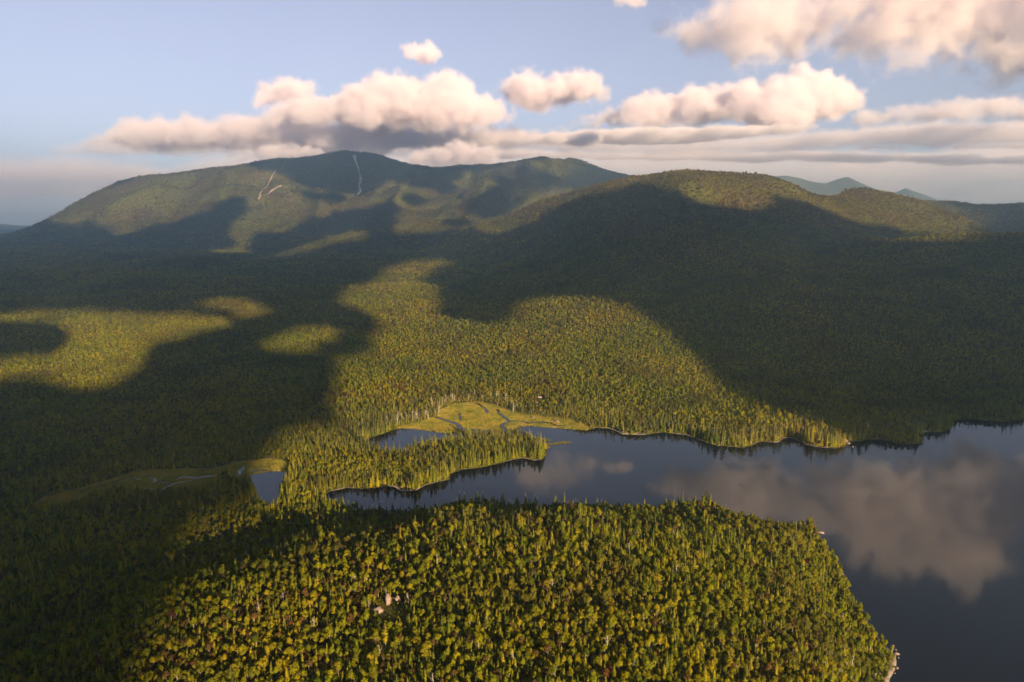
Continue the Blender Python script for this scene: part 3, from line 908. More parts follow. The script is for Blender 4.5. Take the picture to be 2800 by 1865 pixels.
def mat_cloud(name, dens, col=(1.0, 1.0, 1.0), aniso=0.0):
    k = NT(name)
    p = k.n('ShaderNodeVolumePrincipled', i_Density=dens, i_Anisotropy=aniso)
    p.inputs['Color'].default_value = (*col, 1)
    k.l(p.outputs[0], k.out.inputs['Volume'])
    return k.m
def mat_soft(name, dens, wave, erode=1.0, low=0.18, sharp=2.0):
    """vapour thinning to torn edges: the skin's own fall-off eaten into by billowy noise"""
    k = NT(name)
    at_ = k.n('ShaderNodeAttribute', attribute_name='density')
    geo = k.n('ShaderNodeNewGeometry')
    nz = k.n('ShaderNodeTexNoise', i_Scale=1.0 / wave, i_Detail=5.0, i_Roughness=0.6)
    k.l(geo.outputs['Position'], nz.inputs['Vector'])
    e = k.math('MULTIPLY', k.math('SUBTRACT', nz.outputs[0], 0.5), 2.2 * erode)
    d = k.math('ADD', k.math('SUBTRACT', at_.outputs['Fac'], low), e)
    d = k.math('MULTIPLY', d, at_.outputs['Fac'])
    d = k.math('MAXIMUM', k.math('MINIMUM', k.math('MULTIPLY', d, sharp), 1.0), 0.0)
    p = k.n('ShaderNodeVolumePrincipled', i_Anisotropy=0.0)
    p.inputs['Color'].default_value = (0.930, 0.885, 0.925, 1)
    p.inputs['Density Attribute'].default_value = ''
    k.l(k.math('MULTIPLY', d, dens), p.inputs['Density'])
    k.l(p.outputs[0], k.out.inputs['Volume'])
    return k.m
def to_volume(o, voxel, band, mat):
    ng = bpy.data.node_groups.new('vapour', 'GeometryNodeTree')
    ng.interface.new_socket('Geometry', in_out='INPUT', socket_type='NodeSocketGeometry')
    ng.interface.new_socket('Geometry', in_out='OUTPUT', socket_type='NodeSocketGeometry')
    gi = ng.nodes.new('NodeGroupInput'); go = ng.nodes.new('NodeGroupOutput')
    mv = ng.nodes.new('GeometryNodeMeshToVolume'); mv.resolution_mode = 'VOXEL_SIZE'
    mv.inputs['Density'].default_value = 1.0; mv.inputs['Voxel Size'].default_value = voxel; mv.inputs['Interior Band Width'].default_value = band
    sm = ng.nodes.new('GeometryNodeSetMaterial'); sm.inputs['Material'].default_value = mat
    ng.links.new(gi.outputs[0], mv.inputs[0]); ng.links.new(mv.outputs[0], sm.inputs[0]); ng.links.new(sm.outputs[0], go.inputs[0])
    md = o.modifiers.new('vapour', 'NODES'); md.node_group = ng
M_CUM = mat_cloud('cumulus_vapour', 0.0050)
M_THIN = mat_cloud('thin_vapour', 0.0012)
M_WISP = mat_cloud('wispy_vapour', 0.0026)
M_DENSE = mat_cloud('thick_vapour', 0.060)

def build_cloud(cen, rad, axes, voxel, rough, mat, label, seed, group=None):
    """union of puffs -> one closed skin round the vapour"""
    V, F = ICO
    n = len(cen)
    v = (V[None] * rad[:, None, :]) @ axes + cen[:, None, :]
    f = (F[None] + (np.arange(n) * len(V))[:, None, None]).reshape(-1, 3)
    me = mesh_from('cloud', v.reshape(-1, 3), f)
    o = link('cloud', me)
    md = o.modifiers.new('skin', 'REMESH'); md.mode = 'VOXEL'; md.voxel_size = voxel; md.adaptivity = 0.0
    dg = bpy.context.evaluated_depsgraph_get()
    nm = bpy.data.meshes.new_from_object(o.evaluated_get(dg))
    o.modifiers.clear(); o.data = nm; nm.name = 'cloud'
    bpy.data.meshes.remove(me)
    m = len(nm.vertices)
    co = np.empty(m * 3, np.float32); nm.vertices.foreach_get('co', co); co = co.reshape(-1, 3).astype(float)
    no = np.empty(m * 3, np.float32); nm.vertices.foreach_get('normal', no); no = no.reshape(-1, 3)
    size = float(np.median(rad.min(1)))
    wave = size * 2.2
    d = 0; a = 1.0
    for i in range(5):
        d = d + a * (noise3(co + 1000.0 * i, wave, seed + i) if i < 1 else 0.9 - 2.0 * np.abs(noise3(co + 1000.0 * i, wave, seed + i))); wave *= 0.5; a *= 0.55
        if wave < voxel * 1.6: break
    co = co + no * (d * size * rough)[:, None]
    nm.vertices.foreach_set('co', co.astype(np.float32).ravel()); nm.update()
    nm.materials.clear(); nm.materials.append(mat)
    return tag(o, label, 'cloud', group)

def sky_cloud(profile, D, n, label, mat, seed, rmin=0.16, rmax=0.42, flat=1.0, rough=0.5, deep=1.0, voxel=None, group=None, soft=1.1, dens=0.0065, erode=1.5, sharp=2.2, low=0.18):
    """cumulus standing D metres out: profile = (u, top v, bottom v) along its length"""
    r = np.random.default_rng(seed)
    P = np.array(profile, float)
    px = D / FOC / CP
    cen, rad = [], []
    for i in range(n):
        u = r.uniform(P[0, 0], P[-1, 0])
        t = np.interp(u, P[:, 0], P[:, 1]); b = np.interp(u, P[:, 0], P[:, 2])
        th = b - t
        k = r.uniform(rmin, rmax) * th * 1.0
        vv = r.uniform(t + k, b - k * 0.7) if b - k * 0.7 > t + k else 0.5 * (t + b)
        lo = min(u - P[0, 0], P[-1, 0] - u)
        c = at_y(u, vv, D + r.uniform(-1, 1) * th * px * 0.7 * deep)
        cen.append(c); rad.append([k * px * flat * r.uniform(0.9, 1.5), k * px * 1.3 * deep, k * px * r.uniform(0.75, 1.05)])
    rad = np.array(rad)
    vox = voxel or max(float(np.median(rad.min(1))) * 0.16, px * 3.0)
    rad = np.maximum(rad, vox * 1.3)
    o = build_cloud(np.array(cen), rad * 1.12, np.eye(3), vox, rough, mat, label, seed, group)
    if soft:
        band = float(np.median(rad.min(1))) * soft
        to_volume(o, max(band * 0.18, px * 4.0), band, mat_soft('soft_vapour', dens, band * 1.25, erode, low, sharp))
    return o

CL = [
    ([(700, 318, 358), (760, 275, 356), (850, 248, 356), (930, 255, 354), (1000, 212, 352), (1060, 184, 350), (1130, 208, 350), (1190, 190, 350), (1260, 215, 355), (1320, 250, 348), (1390, 292, 345)], 13000, 150, 'big bright cumulus standing over the highest peak', M_CUM, dict(dens=0.0050, erode=1.8, soft=1.1, sharp=3.4)),
    ([(690, 238, 285), (740, 208, 290), (790, 188, 285), (850, 215, 275)], 13600, 22, 'pink puff at the upper left of the big cumulus', M_WISP, {}),
    ([(240, 384, 398), (360, 345, 402), (480, 318, 398), (600, 332, 402), (720, 320, 405), (900, 335, 412), (1100, 345, 412), (1300, 345, 402), (1480, 352, 395)], 14500, 150, 'long pale cloud bank trailing left under the big cumulus', M_THIN, dict(flat=2.2, deep=2.0, rough=0.6, dens=0.0030, erode=2.0, rmin=0.2, rmax=0.6)),
    ([(1392, 230, 285), (1430, 185, 292), (1490, 170, 295), (1540, 205, 290), (1600, 165, 280), (1650, 222, 275)], 13800, 45, 'soft cumulus between the two large ones', M_WISP, {}),
    ([(1520, 348, 365), (1600, 315, 358), (1720, 258, 355), (1830, 238, 352), (1930, 228, 348), (2050, 208, 345), (2130, 184, 342), (2230, 186, 338), (2300, 210, 332), (2360, 285, 330), (2430, 310, 326)], 12500, 150, 'long bright cumulus above the right hand hill', M_CUM, dict(dens=0.0050, erode=1.8, soft=1.1, sharp=3.4)),
    ([(1440, 372, 392), (1560, 358, 396), (1760, 350, 396), (1960, 346, 384), (2140, 340, 366), (2260, 340, 352)], 10600, 110, 'dark flat cloud strip under the right hand cumulus', M_CUM, dict(flat=2.6, deep=6.0, rough=0.5, dens=0.005, erode=1.7)),
    ([(1100, 125, 150), (1135, 96, 165), (1165, 108, 180), (1190, 130, 170)], 12800, 12, 'small lone puff above the big cumulus', M_WISP, {}),
    ([(1815, 60, 95), (1880, -10, 110), (1970, -35, 135), (2060, -40, 172), (2120, -40, 148), (2240, -40, 110)], 3800, 80, 'grey and pink ragged cloud at the top of the sky', M_WISP, dict(rough=0.8, dens=0.0070, erode=2.9, soft=1.3, deep=0.7, sharp=2.6, low=0.30)),
    ([(2160, -20, 100), (2300, -60, 150), (2420, -200, 190), (2560, -240, 212), (2700, -250, 215), (2950, -260, 210)], 3800, 130, 'large peach cloud filling the upper right corner', M_WISP, dict(rough=0.8, dens=0.0060, erode=3.0, soft=1.3, rmin=0.10, rmax=0.24, deep=0.5, sharp=2.6, low=0.34)),
    ([(1695, -30, 20), (1725, -30, 35), (1765, -30, 15)], 7000, 8, 'small pink puff cut by the top edge', M_WISP, {}),
    ([(600, 432, 458), (680, 392, 452), (780, 380, 444), (870, 392, 436)], 11000, 40, 'low cloud resting on the ridge left of the summit', M_WISP, dict(rough=0.5)),
    ([(1075, 425, 462), (1160, 398, 466), (1260, 368, 462), (1340, 395, 460)], 11200, 45, 'low cloud behind the saddle right of the summit', M_WISP, dict(rough=0.5)),
    ([(170, 478, 492), (205, 470, 494), (245, 480, 490)], 26000, 8, 'tiny faint puff far above the left ridge end', M_WISP, {}),
    ([(232, 506, 518), (285, 492, 520), (342, 500, 514)], 27000, 14, 'small bright puff beside the left mountain slope', M_WISP, {}),
    ([(335, 468, 484), (395, 450, 482), (435, 464, 478)], 26000, 12, 'small hazy puff just over the left ridge', M_WISP, {}),
    ([(2290, 512, 535), (2340, 496, 535), (2395, 472, 530), (2450, 496, 526)], 36000, 26, 'low white cloud on the far blue peaks', M_WISP, dict(rough=0.7)),
    ([(2165, 505, 528), (2220, 498, 535), (2270, 508, 535)], 36000, 14, 'low white cloud left of the far blue peaks', M_WISP, dict(rough=0.7)),
    ([(2300, 452, 470), (2330, 432, 462), (2350, 428, 445)], 30000, 8, 'slanting wisp above the far blue peaks', M_WISP, dict(rough=0.8)),
    ([(2190, 400, 412), (2320, 398, 410), (2460, 396, 412)], 17000, 30, 'thin level streak of cloud above the far peaks', M_THIN, dict(flat=3.0, deep=2.0, dens=0.003)),
    ([(2600, 396, 412), (2700, 388, 410), (2860, 386, 408)], 17000, 30, 'thin level streak of cloud at the right edge', M_THIN, dict(flat=3.0, deep=2.0, dens=0.003)),
    ([(2330, 300, 345), (2480, 280, 340), (2620, 262, 330), (2900, 255, 330)], 15000, 60, 'mauve cloud bank below the corner cloud', M_THIN, dict(flat=1.8, deep=1.6, rough=0.6, dens=0.0022, erode=2.0)),
    ([(1430, -150, -60), (1540, -190, -40), (1660, -150, -60)], 13000, 16, 'small cloud above the view, mirrored off the wooded point', M_WISP, dict(rough=0.7, dens=0.002, erode=1.8, soft=1.3)),
    ([(1180, 362, 402), (1400, 352, 408), (1700, 372, 425), (2050, 372, 420), (2350, 340, 400), (2700, 330, 392), (3000, 330, 390)], 17500, 170, 'broad mauve cloud bank across the right half of the sky', M_THIN, dict(flat=3.2, deep=2.0, rough=0.4, dens=0.0011, erode=1.6, rmin=0.25, rmax=0.6)),
    ([(200, 392, 420), (500, 372, 425), (900, 380, 428), (1300, 375, 425)], 18500, 90, 'faint mauve cloud bank behind the big cumulus', M_THIN, dict(flat=3.2, deep=2.0, rough=0.4, dens=0.0010, erode=1.6, rmin=0.25, rmax=0.6)),
    ([(-900, 410, 565), (0, 400, 570), (700, 390, 560), (1400, 380, 560), (2000, 390, 560), (2600, 370, 570), (3700, 360, 570)], 26000, 240, 'wide lavender veil low over the horizon', M_THIN, dict(flat=4.0, deep=1.5, rough=0.2, dens=0.00028, erode=0.8)),
    ([(1250, 398, 440), (1600, 405, 440), (2000, 405, 445), (2400, 412, 450), (2950, 415, 455)], 20000, 130, 'faint level veil of cloud behind the hills', M_THIN, dict(flat=4.0, deep=2.0, rough=0.3, dens=0.0025)),
]
for i, (prof, D, n, lab, mat, kw) in enumerate(CL):
    sky_cloud(prof, D, n, lab, mat, 300 + 11 * i, **kw)

# clouds out of view towards the sun: their shadows lie on the land as the picture shows
S_ = 2800.0 / 2354.0
def poly(*p): return [(a * S_, b * S_) for a, b in p]
LIT = [
    poly((735, 1180), (690, 1215), (600, 1258), (500, 1295), (465, 1350), (440, 1420), (415, 1490), (385, 1580), (370, 1720), (2300, 1720), (2150, 1400), (2010, 1300), (1920, 1185), (1700, 1130), (1600, 1100), (1150, 1120), (900, 1150)),
    poly((639, 1140), (661, 1078), (678, 1024), (732, 1003), (814, 978), (796, 928), (805, 840), (860, 828), (884, 800), (890, 760), (880, 735), (830, 715), (770, 692), (790, 670), (870, 648), (900, 620), (930, 603), (1020, 590), (1042, 600),
         (985, 622), (962, 650), (1012, 668), (985, 690), (965, 735), (1000, 752), (1060, 742), (1100, 760), (1150, 775), (1195, 740), (1210, 702), (1290, 688), (1400, 692), (1490, 730), (1545, 780), (1625, 860), (1700, 935), (1785, 980), (1822, 1025), (1700, 1040), (1280, 1020), (1260, 1075), (1000, 1140), (760, 1165)),
    poly((1845, 990), (1880, 975), (1940, 985), (1950, 1035), (1850, 1035)),
    poly((0, 724), (100, 712), (250, 704), (380, 698), (450, 686), (560, 688), (594, 706), (540, 724), (440, 737), (300, 747), (150, 740), (0, 748)),
    poly((130, 902), (160, 872), (115, 852), (0, 866), (0, 846), (90, 832), (150, 812), (200, 786), (330, 764), (450, 748), (545, 737), (480, 762), (350, 784), (305, 800), (325, 830), (285, 860), (200, 890)),
    poly((640, 800), (690, 765), (760, 752), (745, 780), (690, 802)),
    poly((100, 500), (200, 450), (350, 395), (480, 385), (560, 378), (640, 400), (700, 432), (760, 440), (840, 448), (885, 420), (905, 415), (960, 432), (1010, 442), (1060, 440), (1040, 415), (1100, 388), (1200, 372), (1300, 355), (1460, 400), (1440, 425), (1340, 450),
         (1250, 478), (1280, 490), (1200, 525), (1130, 540), (1090, 520), (1010, 530), (930, 540), (905, 530), (920, 480), (900, 455), (850, 470), (760, 490), (700, 500), (650, 540), (600, 528), (560, 580), (470, 578), (540, 560), (530, 530), (565, 480), (555, 442), (500, 460), (440, 500), (360, 515), (270, 545), (255, 525), (190, 505), (170, 520)),
    poly((640, 596), (660, 572), (740, 550), (830, 532), (845, 545), (760, 562), (680, 585)),
    poly((1500, 405), (1570, 385), (1740, 390), (1790, 405), (1850, 430), (1930, 425), (2000, 425), (2100, 450), (2170, 465), (2235, 488), (2270, 512), (2230, 542), (2110, 546), (2040, 520), (1960, 500), (1890, 478), (1830, 455), (1760, 445), (1780, 470), (1740, 485), (1690, 476), (1620, 468), (1560, 440)),
]
DARK = [
    poly((860, 960), (862, 915), (890, 905), (910, 925), (900, 955)),
    poly((680, 455), (700, 442), (790, 445), (800, 458), (720, 464)),
    poly((1060, 480), (1095, 445), (1140, 422), (1185, 445), (1200, 462), (1165, 480), (1170, 495), (1100, 505), (1075, 492)),
    poly((915, 450), (955, 442), (1003, 465), (960, 475), (925, 465)),
    poly((1000, 505), (1040, 492), (1100, 512), (1040, 525)),
    poly((1000, 388), (1060, 382), (1150, 372), (1210, 366), (1150, 385), (1070, 398), (1060, 415), (1010, 400)),
]
rows_v = np.arange(0, nr, 2); cols_v = np.where(np.abs(COLS) < 0.74)[0][::2]
gx, gy, gz = [a[np.ix_(rows_v, cols_v)] for a in (TX, TY, HT)]
gz = gz + np.where(gy < 2500, 7.0, 3.0)
vis = ((gz - CAMH) / gy > RM[np.ix_(rows_v, cols_v)] - 0.003) & (LAND[np.ix_(rows_v, cols_v)] > 0)
gu, gv = to_px(gx, gy, gz)
vis &= (gu > -20) & (gu < 2820) & (gv < 1960)
gx, gy, gz, gu, gv = [a[vis] for a in (gx, gy, gz, gu, gv)]
wu = gu + np.where(gu < 900, 30, 16) * fbm(gx, gy, 300.0, 4, 201) * np.clip(2500 / gy, 0.4, 1.6); wv = gv + 8 * fbm(gx, gy, 300.0, 4, 231) * np.clip(2500 / gy, 0.3, 1.6)
lit = np.zeros(gx.shape, bool)
for P in LIT: lit |= in_poly(wu, wv, P)
for P in DARK: lit &= ~in_poly(wu, wv, P)
lit &= ~((gu < 830) & (gv > 800) & (gv < 1090) & (fbm(gx * 0.33, gy * 0.9, 150.0, 3, 611) < -0.22))
E1 = np.array([math.cos(SUN_AZ), math.sin(SUN_AZ), 0.0])
E2 = np.cross(SUN, E1); E2 = E2 if E2[2] > 0 else -E2
P3 = np.stack([gx, gy, gz], 1)
sp, sq = P3 @ E1, P3 @ E2
CS = 16.0
p0, q0 = sp.min() - 400, sq.min() - 400
gw, gh = int((sp.max() - p0 + 400) / CS) + 1, int((sq.max() - q0 + 400) / CS) + 1
ip_, iq_ = ((sp - p0) / CS).astype(int), ((sq - q0) / CS).astype(int)
nl = np.zeros((gw, gh)); ndk = np.zeros((gw, gh))
np.add.at(nl, (ip_[lit], iq_[lit]), 1); np.add.at(ndk, (ip_[~lit], iq_[~lit]), 1)
st = np.where(nl > 0, 1.0, np.where(ndk > 0, -1.0, 0.0))
# spread to the cells the picture says nothing of
for it in range(60):
    zero = st == 0
    if not zero.any(): break
    acc = np.zeros_like(st)
    for dx, dy in ((1, 0), (-1, 0), (0, 1), (0, -1)):
        acc += np.roll(np.roll(st, dx, 0), dy, 1)
    st = np.where(zero, np.sign(acc), st)
dark = (st < 0)
dark[:2] = dark[-2:] = False; dark[:, :2] = dark[:, -2:] = False
# distance to the nearest lit cell (chamfer, two passes vectorised by rows)
DT = np.where(dark, 1e6, 0.0)
for it in range(40):
    D2 = DT.copy()
    for dx in (-1, 0, 1):
        for dy in (-1, 0, 1):
            if dx or dy:
                D2 = np.minimum(D2, np.roll(np.roll(DT, dx, 0), dy, 1) + CS * math.hypot(dx, dy))
    if np.allclose(D2, DT): break
    DT = D2
DT = np.minimum(DT, 40 * CS)
cover = ~dark
puffs = []
order = np.argsort(-DT, axis=None)
JI, JJ = np.unravel_index(order, DT.shape)
for a, b in zip(JI, JJ):
    if DT[a, b] < CS * 1.5: break
    if cover[a, b]: continue
    r = min(DT[a, b] * 0.98, 230.0)
    puffs.append((p0 + (a + 0.5) * CS, q0 + (b + 0.5) * CS, r))
    k = int(r * 0.62 / CS) + 1
    i0, i1, j0, j1 = max(a - k, 0), a + k + 1, max(b - k, 0), b + k + 1
    yy, xx = np.mgrid[i0:min(i1, gw), j0:min(j1, gh)]
    cover[i0:i1, j0:j1] |= ((yy - a) ** 2 + (xx - b) ** 2) * CS * CS < (r * 0.62) ** 2
puffs = np.array(puffs)
print('SHADE PUFFS', len(puffs), 'grid', gw, gh)
hz = np.array([math.sin(SUN_AZ), -math.cos(SUN_AZ), 0.0])
AX = np.stack([E1, hz, [0, 0, 1.0]])
base = puffs[:, :1] * E1 + puffs[:, 1:2] * E2
# a handful of separate clouds, split by the ground they shade
seeds = [(-0.5, 900), (0.15, 1100), (0.6, 1500), (-0.45, 2400), (0.25, 2600), (-0.3, 4500), (0.1, 5600), (-0.2, 6400), (0.5, 3800), (-0.3, 450)]
ALT = np.array([1350, 1350, 1700, 2100, 2300, 3000, 3300, 3400, 2900, 1250.0])
sdv = []
for a, y in seeds:
    p = np.array([a * y, y, 0]); p[2] = height(np.array([p[0]]), np.array([p[1]]))[0]
    sdv.append([p @ E1, p @ E2])
sdv = np.array(sdv)
own = np.argmin(((puffs[:, None, :2] - sdv[None]) * [1, 2.5]).__pow__(2).sum(-1), 1)
zc = ALT[own] + fbm(puffs[:, 0], puffs[:, 1], 900.0, 2, 401) * 40
cen = base + ((zc - base[:, 2]) / SUN[2])[:, None] * SUN
rr = puffs[:, 2]
cc = np.clip(rr * 0.6, 24, 110)
bb = np.sqrt(np.maximum(rr ** 2 - (cc * math.cos(SUN_EL)) ** 2, (0.4 * rr) ** 2)) / math.sin(SUN_EL)
rad = np.stack([rr, bb, cc], 1)
SH_LAB = ['the left valley', 'the marsh wood', 'the right lakeside slope', 'the left foothills', 'the right hill front', 'the foot of the main range', 'the middle of the main range', 'the highest summit', 'the right hand ridges', 'the left end of the near hill']
for k in range(len(seeds)):
    m = own == k
    if m.sum() < 1: continue
    build_cloud(cen[m], rad[m], AX, 20.0, 0.05, M_DENSE, 'flat bottomed cloud high overhead shading ' + SH_LAB[k], 700 + k, 'clouds overhead behind the viewer')

# ------------------------------------------------------------------ far blue peaks beyond the hills
def far_peak(prof, D, depth, label, seed):
    """a ridge D metres out whose crest follows prof (u, v)"""
    P = np.array(prof, float)
    us = np.arange(P[0, 0], P[-1, 0] + 1, 6.0)
    crest = np.array([at_y(u, np.interp(u, P[:, 0], P[:, 1]), D) for u in us])
    rows = np.linspace(-1, 1, 25)
    X = np.repeat(crest[None, :, 0], 25, 0) * (1 + 0 * rows[:, None])
    Y = D + rows[:, None] * depth + 0 * X
    prof_ = np.clip(1 - np.abs(rows), 0, 1) ** 0.85
    Zz = (crest[None, :, 2] + 10) * prof_[:, None] - 10
    Zz = Zz + fbm(X, Y, 900.0, 4, seed) * 50 * (prof_ * (1 - prof_) * 3)[:, None]
    n, m = X.shape
    idx = np.arange(n * m).reshape(n, m)
    f = np.stack([idx[:-1, :-1], idx[:-1, 1:], idx[1:, 1:], idx[1:, :-1]], -1).reshape(-1, 4)
    return tag(link('far_hills', mesh_from('far_hills', np.stack([X, Y, Zz], -1).reshape(-1, 3), f, True), M_FAR), label, None, None, 'structure')
far_peak([(1950, 600), (2050, 520), (2120, 482), (2150, 480), (2190, 488), (2220, 497), (2258, 502), (2290, 490), (2318, 483), (2345, 496), (2400, 520), (2450, 545), (2520, 590)], 10400, 1500, 'far blue twin peaks beyond the right hand hill', 3)
far_peak([(2380, 590), (2430, 535), (2475, 514), (2520, 530), (2560, 545), (2620, 560), (2760, 590)], 11300, 1500, 'far blue peak right of the twin peaks', 5)
far_peak([(-400, 590), (-150, 604), (0, 612), (60, 617), (120, 626), (200, 600), (320, 592)], 11500, 1700, 'far blue hills beyond the left end of the range', 8)

# ------------------------------------------------------------------ bare rock
def rock_mesh(name, seed, sx, sy, sz, sub=2):
    v, f = ico(sub)
    r = np.random.default_rng(seed)
    d = noise3(v * 10 + seed, 9.0, seed) * 0.35 + noise3(v * 10, 4.0, seed + 1) * 0.18
    # broken by a few flat joints
    for k in range(7):
        n = r.normal(size=3); n /= np.linalg.norm(n)
        lim = r.uniform(0.62, 0.9)
        h = v @ n
        v = v - np.maximum(h - lim, 0)[:, None] * n
    v = v * (1 + d)[:, None] * [sx, sy, sz]
    return mesh_from(name, v, f)
def rock(name, u, v, size, label, cat, seed, z=None, group=None, sink=0.3):
    g = at_z(u, v, z) if z is not None else ground_at(u, v)
    o = link(name, rock_mesh(name, seed, *size), M_ROCK)
    o.location = (g[0], g[1], g[2] + size[2] * (1 - sink) - size[2] * 0.5)
    o.rotation_euler = (0, 0, seed * 0.7)
    return tag(o, label, cat, group)
rock('rock_outcrop', 1062, 1652, (2.4, 2.0, 5.2), 'tall pale granite face in the near hill clearing', 'rock outcrop', 5)
rock('rock_outcrop', 1036, 1672, (3.6, 2.6, 2.8), 'low broken granite ledge left of the pale granite face', 'rock outcrop', 6)
rock('rock_outcrop', 1088, 1642, (2.6, 2.0, 2.6), 'small granite ledge right of the pale granite face', 'rock outcrop', 8)
rock('rock_outcrop', 1476, 1088, (3.6, 2.4, 3.0), 'pinkish cliff patch in the trees above the far shore', 'rock outcrop', 9)
rock('rock_outcrop', 1468, 1102, (3.0, 2.0, 1.8), 'smaller bare ledge just under the pinkish cliff patch', 'rock outcrop', 10)
rock('rock_outcrop', 1458, 1142, (4.5, 2.2, 1.5), 'bare rock bank at the head of the upper marsh', 'rock outcrop', 11)
rock('rock_outcrop', 1520, 1152, (8, 2.6, 1.6), 'long bare rock bank at the marsh edge by the lake', 'rock outcrop', 12)
rock('boulder', 2243, 1457, (3.4, 1.8, 1.5), 'lone boulder in the water off the near wooded point', 'boulder', 13, 0.0)
rock('boulder', 2320, 1213, (3.0, 2.0, 1.6), 'boulder in the water beside the lit far headland', 'boulder', 14, 0.0)
rock('boulder', 2332, 1222, (2.2, 1.2, 0.8), 'low flat rock awash off the lit far headland', 'boulder', 15, 0.0)
rock('boulder', 2312, 1208, (3.4, 3.0, 3.4), 'big pale rock on the tip of the lit far headland', 'boulder', 16, 0.6)
for i, (u, v, sx) in enumerate([(2441, 1766, 2.0), (2449, 1777, 1.3), (2452, 1788, 3.0), (2457, 1799, 1.1), (2452, 1827, 2.2), (2447, 1841, 1.0)]):
    rock('boulder', u, v, (sx * 0.6, sx * 0.5, sx * 0.35), 'pale boulder along the near right shore', 'boulder', 20 + i, 0.15, 'boulders along the near right shore')

def slide(line, width, label, seed):
    """bare scar running down the mountain, lying on its slope"""
    L = np.array([ground_at(u, v, 3500)[:2] for u, v in line])
    pts_ = []
    for a, b in zip(L[:-1], L[1:]):
        m = max(2, int(np.linalg.norm(b - a) / 14.0))
        for i in range(m): pts_.append(a + (b - a) * i / m)
    pts_.append(L[-1]); pts_ = np.array(pts_)
    t = np.gradient(pts_, axis=0); nn = np.stack([-t[:, 1], t[:, 0]], 1); nn /= np.linalg.norm(nn, axis=1)[:, None] + 1e-9
    # widths are measured across the line of sight
    across = np.stack([np.ones(len(pts_)), np.zeros(len(pts_))], 1)
    w = width * (0.65 + 0.6 * vnoise(pts_[:, 1] / 60.0, pts_[:, 0] / 60.0, seed)); w[0] *= 0.4; w[-1] *= 0.5
    k = 7
    off = np.linspace(-0.5, 0.5, k)
    X = pts_[:, None, 0] + across[:, None, 0] * off[None] * w[:, None] + 5 * vnoise(pts_[:, None, 1] / 25.0 + off[None] * 3, pts_[:, None, 0] / 25.0 + 0 * off[None], seed + 4)
    Y = pts_[:, None, 1] + 0 * off[None]
    Zz = height(X.ravel(), Y.ravel()).reshape(X.shape) + 5.0 + 2.5 * fbm(X, Y, 30.0, 2, seed) - 9.0 * (np.abs(off[None]) > 0.49)
    idx = np.arange(X.size).reshape(X.shape)
    f = np.stack([idx[:-1, :-1], idx[:-1, 1:], idx[1:, 1:], idx[1:, :-1]], -1).reshape(-1, 4)
    me = mesh_from('rock_slide', np.stack([X, Y, Zz], -1).reshape(-1, 3), f)
    return tag(link('rock_slide', me, M_SLIDE if width > 20 else M_ROCK), label, 'rock slide')
for i, (ln, w, lab) in enumerate(SLIDES):
    slide(ln, w, lab, 60 + i)

# ------------------------------------------------------------------ dead trees
dead_models = [trunk_mesh('trunk', dead_parts(500 + i), M_DEAD) for i in range(5)]
def dead_tree(x, y, z, sc, label, group, i):
    o = link('dead_tree', dead_models[i % 5]); o.location = (x, y, z - 0.2); o.scale = (sc,) * 3; o.rotation_euler = (0, 0, i * 1.3)
    return tag(o, label, 'dead tree', group)
SNAGS = [(971, 1580), (1118, 1640), (1038, 1785), (1187, 1862), (777, 1640), (859, 1705), (1404, 1800), (1196, 1535), (712, 1668), (2069, 1815), (1330, 1700), (1660, 1760), (1510, 1600), (930, 1500), (1850, 1560), (2300, 1690), (1270, 1500), (1720, 1500)]
for i, (u, v) in enumerate(SNAGS):
    g = ground_at(u, v + 22)
    dead_tree(g[0], g[1], g[2], 0.75 + 0.25 * ((i * 37) % 10) / 10, 'bare bleached dead tree poking out of the near hill canopy' + where(u, v, 0.5)[1], 'dead trees on the near hill', i)
rg = np.random.default_rng(77)
cnt = 0
while cnt < 70:
    u, v = rg.uniform(1010, 1420), rg.uniform(1070, 1165)
    p = at_z(u, v, 1.0)
    md = lookup(MARSHD, p[:1], p[1:2])[0]
    if -28 < md < 3 and lookup(LAND, p[:1], p[1:2])[0] > 2:
        dead_tree(p[0], p[1], height(p[:1], p[1:2])[0], (1.15 if cnt % 3 == 0 else 0.72 if cnt % 3 == 1 else 0.9), ('tall' if cnt % 3 == 0 else 'short' if cnt % 3 == 1 else 'leaning') + ' grey dead trunk at the ' + ('left' if u < 1130 else 'back' if v < 1112 else 'right' if u > 1330 else 'middle') + ' edge of the upper marsh', 'dead trunks round the upper marsh', cnt)
        cnt += 1

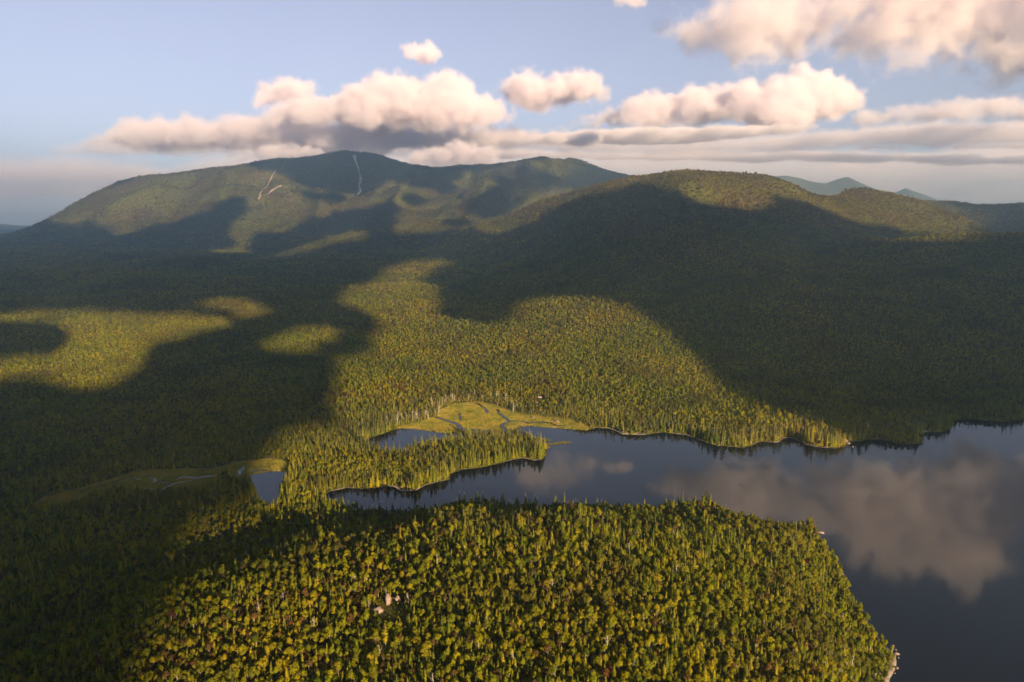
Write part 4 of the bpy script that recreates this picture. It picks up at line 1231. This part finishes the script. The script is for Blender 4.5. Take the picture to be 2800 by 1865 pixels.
# sedge covering the marshes
M_SEDGE = mat_simple('sedge_blades', [(0.36, (0.15, 0.155, 0.02)), (0.5, (0.25, 0.225, 0.026)), (0.64, (0.33, 0.24, 0.05))], 0.045)
def sedge(poly_, n, label, seed):
    r = np.random.default_rng(seed)
    P = np.array(poly_)
    c = r.uniform(P.min(0), P.max(0), (n * 6, 2))
    c = c[in_poly(c[:, 0], c[:, 1], poly_)]
    c = c[(lookup(LAND, c[:, 0], c[:, 1]) > 1.0)]
    near_ch = np.full(len(c), 1e9)
    for ln, w in STREAMS: near_ch = np.minimum(near_ch, line_dist(c[:, 0], c[:, 1], ln) - w * 0.8)
    c = c[near_ch > 0.2][:n]
    m = len(c)
    a = r.uniform(0, 6.28, m); hh = r.uniform(0.3, 0.85, m) * (0.8 + 0.5 * vnoise(c[:, 0] / 9.0, c[:, 1] / 9.0, 5)); ww = r.uniform(0.25, 0.6, m)
    d = np.stack([np.cos(a) * ww, np.sin(a) * ww], 1)
    z = height(c[:, 0], c[:, 1])
    b0 = np.concatenate([c - d, z[:, None] - 0.05], 1); b1 = np.concatenate([c + d, z[:, None] - 0.05], 1)
    tp = np.concatenate([c + r.normal(size=(m, 2)) * 0.2, (z + hh)[:, None]], 1)
    return tag(link('marsh_sedge', mesh_from('marsh_sedge', np.stack([b0, b1, tp], 1).reshape(-1, 3), np.arange(3 * m).reshape(m, 3)), M_SEDGE), label, None, None, 'stuff')
sedge(MARSH_A, 60000, 'golden green sedge of the upper marsh', 11)
sedge(MARSH_B, 60000, 'olive sedge of the long left marsh', 12)

# reeds standing in the shallows off the wooded point
M_REED = mat_simple('reed_blades', [(0.3, (0.10, 0.105, 0.02)), (0.7, (0.19, 0.165, 0.03))], 0.3)
def reeds(line, w, label, seed):
    r = np.random.default_rng(seed)
    L = np.array(Z(line)); n = 2600
    seg = r.uniform(0, len(L) - 1.001, n); i = seg.astype(int); t = seg - i
    c = L[i] * (1 - t)[:, None] + L[i + 1] * t[:, None] + r.normal(size=(n, 2)) * w * 0.35
    a = r.uniform(0, 6.28, n); hh = r.uniform(0.5, 1.2, n); ww = r.uniform(0.1, 0.25, n)
    d = np.stack([np.cos(a) * ww, np.sin(a) * ww], 1)
    b0 = np.concatenate([c - d, np.full((n, 1), -0.1)], 1); b1 = np.concatenate([c + d, np.full((n, 1), -0.1)], 1)
    tp = np.concatenate([c + r.normal(size=(n, 2)) * 0.2, hh[:, None]], 1)
    v = np.stack([b0, b1, tp], 1).reshape(-1, 3)
    return tag(link('reed_bed', mesh_from('reed_bed', v, np.arange(3 * n).reshape(n, 3)), M_REED), label, None, None, 'stuff')
reeds([(1462, 1197), (1480, 1201), (1504, 1205)], 4.0, 'short strip of reeds in the shallows', 1)
reeds([(1484, 1216), (1515, 1214), (1540, 1210), (1556, 1211)], 5.0, 'longer bar of reeds off the wooded point', 2)
reeds([(1500, 1222), (1488, 1228)], 3.0, 'patch of reeds against the wooded point', 3)

# ------------------------------------------------------------------ haze
def haze():
    x0, x1, y0, y1, z0, z1 = -24000, 24000, -14000, 13700, -7.0, 905.0
    v = [(x, y, z) for z in (z0, z1) for y in (y0, y1) for x in (x0, x1)]
    f = [(0, 2, 3, 1), (4, 5, 7, 6), (0, 1, 5, 4), (2, 6, 7, 3), (0, 4, 6, 2), (1, 3, 7, 5)]
    k = NT('valley_air')
    p = k.n('ShaderNodeVolumePrincipled', i_Density=9.0e-5, i_Anisotropy=0.62)
    p.inputs['Color'].default_value = (0.56, 0.81, 1.0, 1)
    k.l(p.outputs[0], k.out.inputs['Volume'])
    return tag(link('haze', mesh_from('haze', v, f), k.m), 'thin blue evening haze over the valley', None, None, 'stuff')
haze()
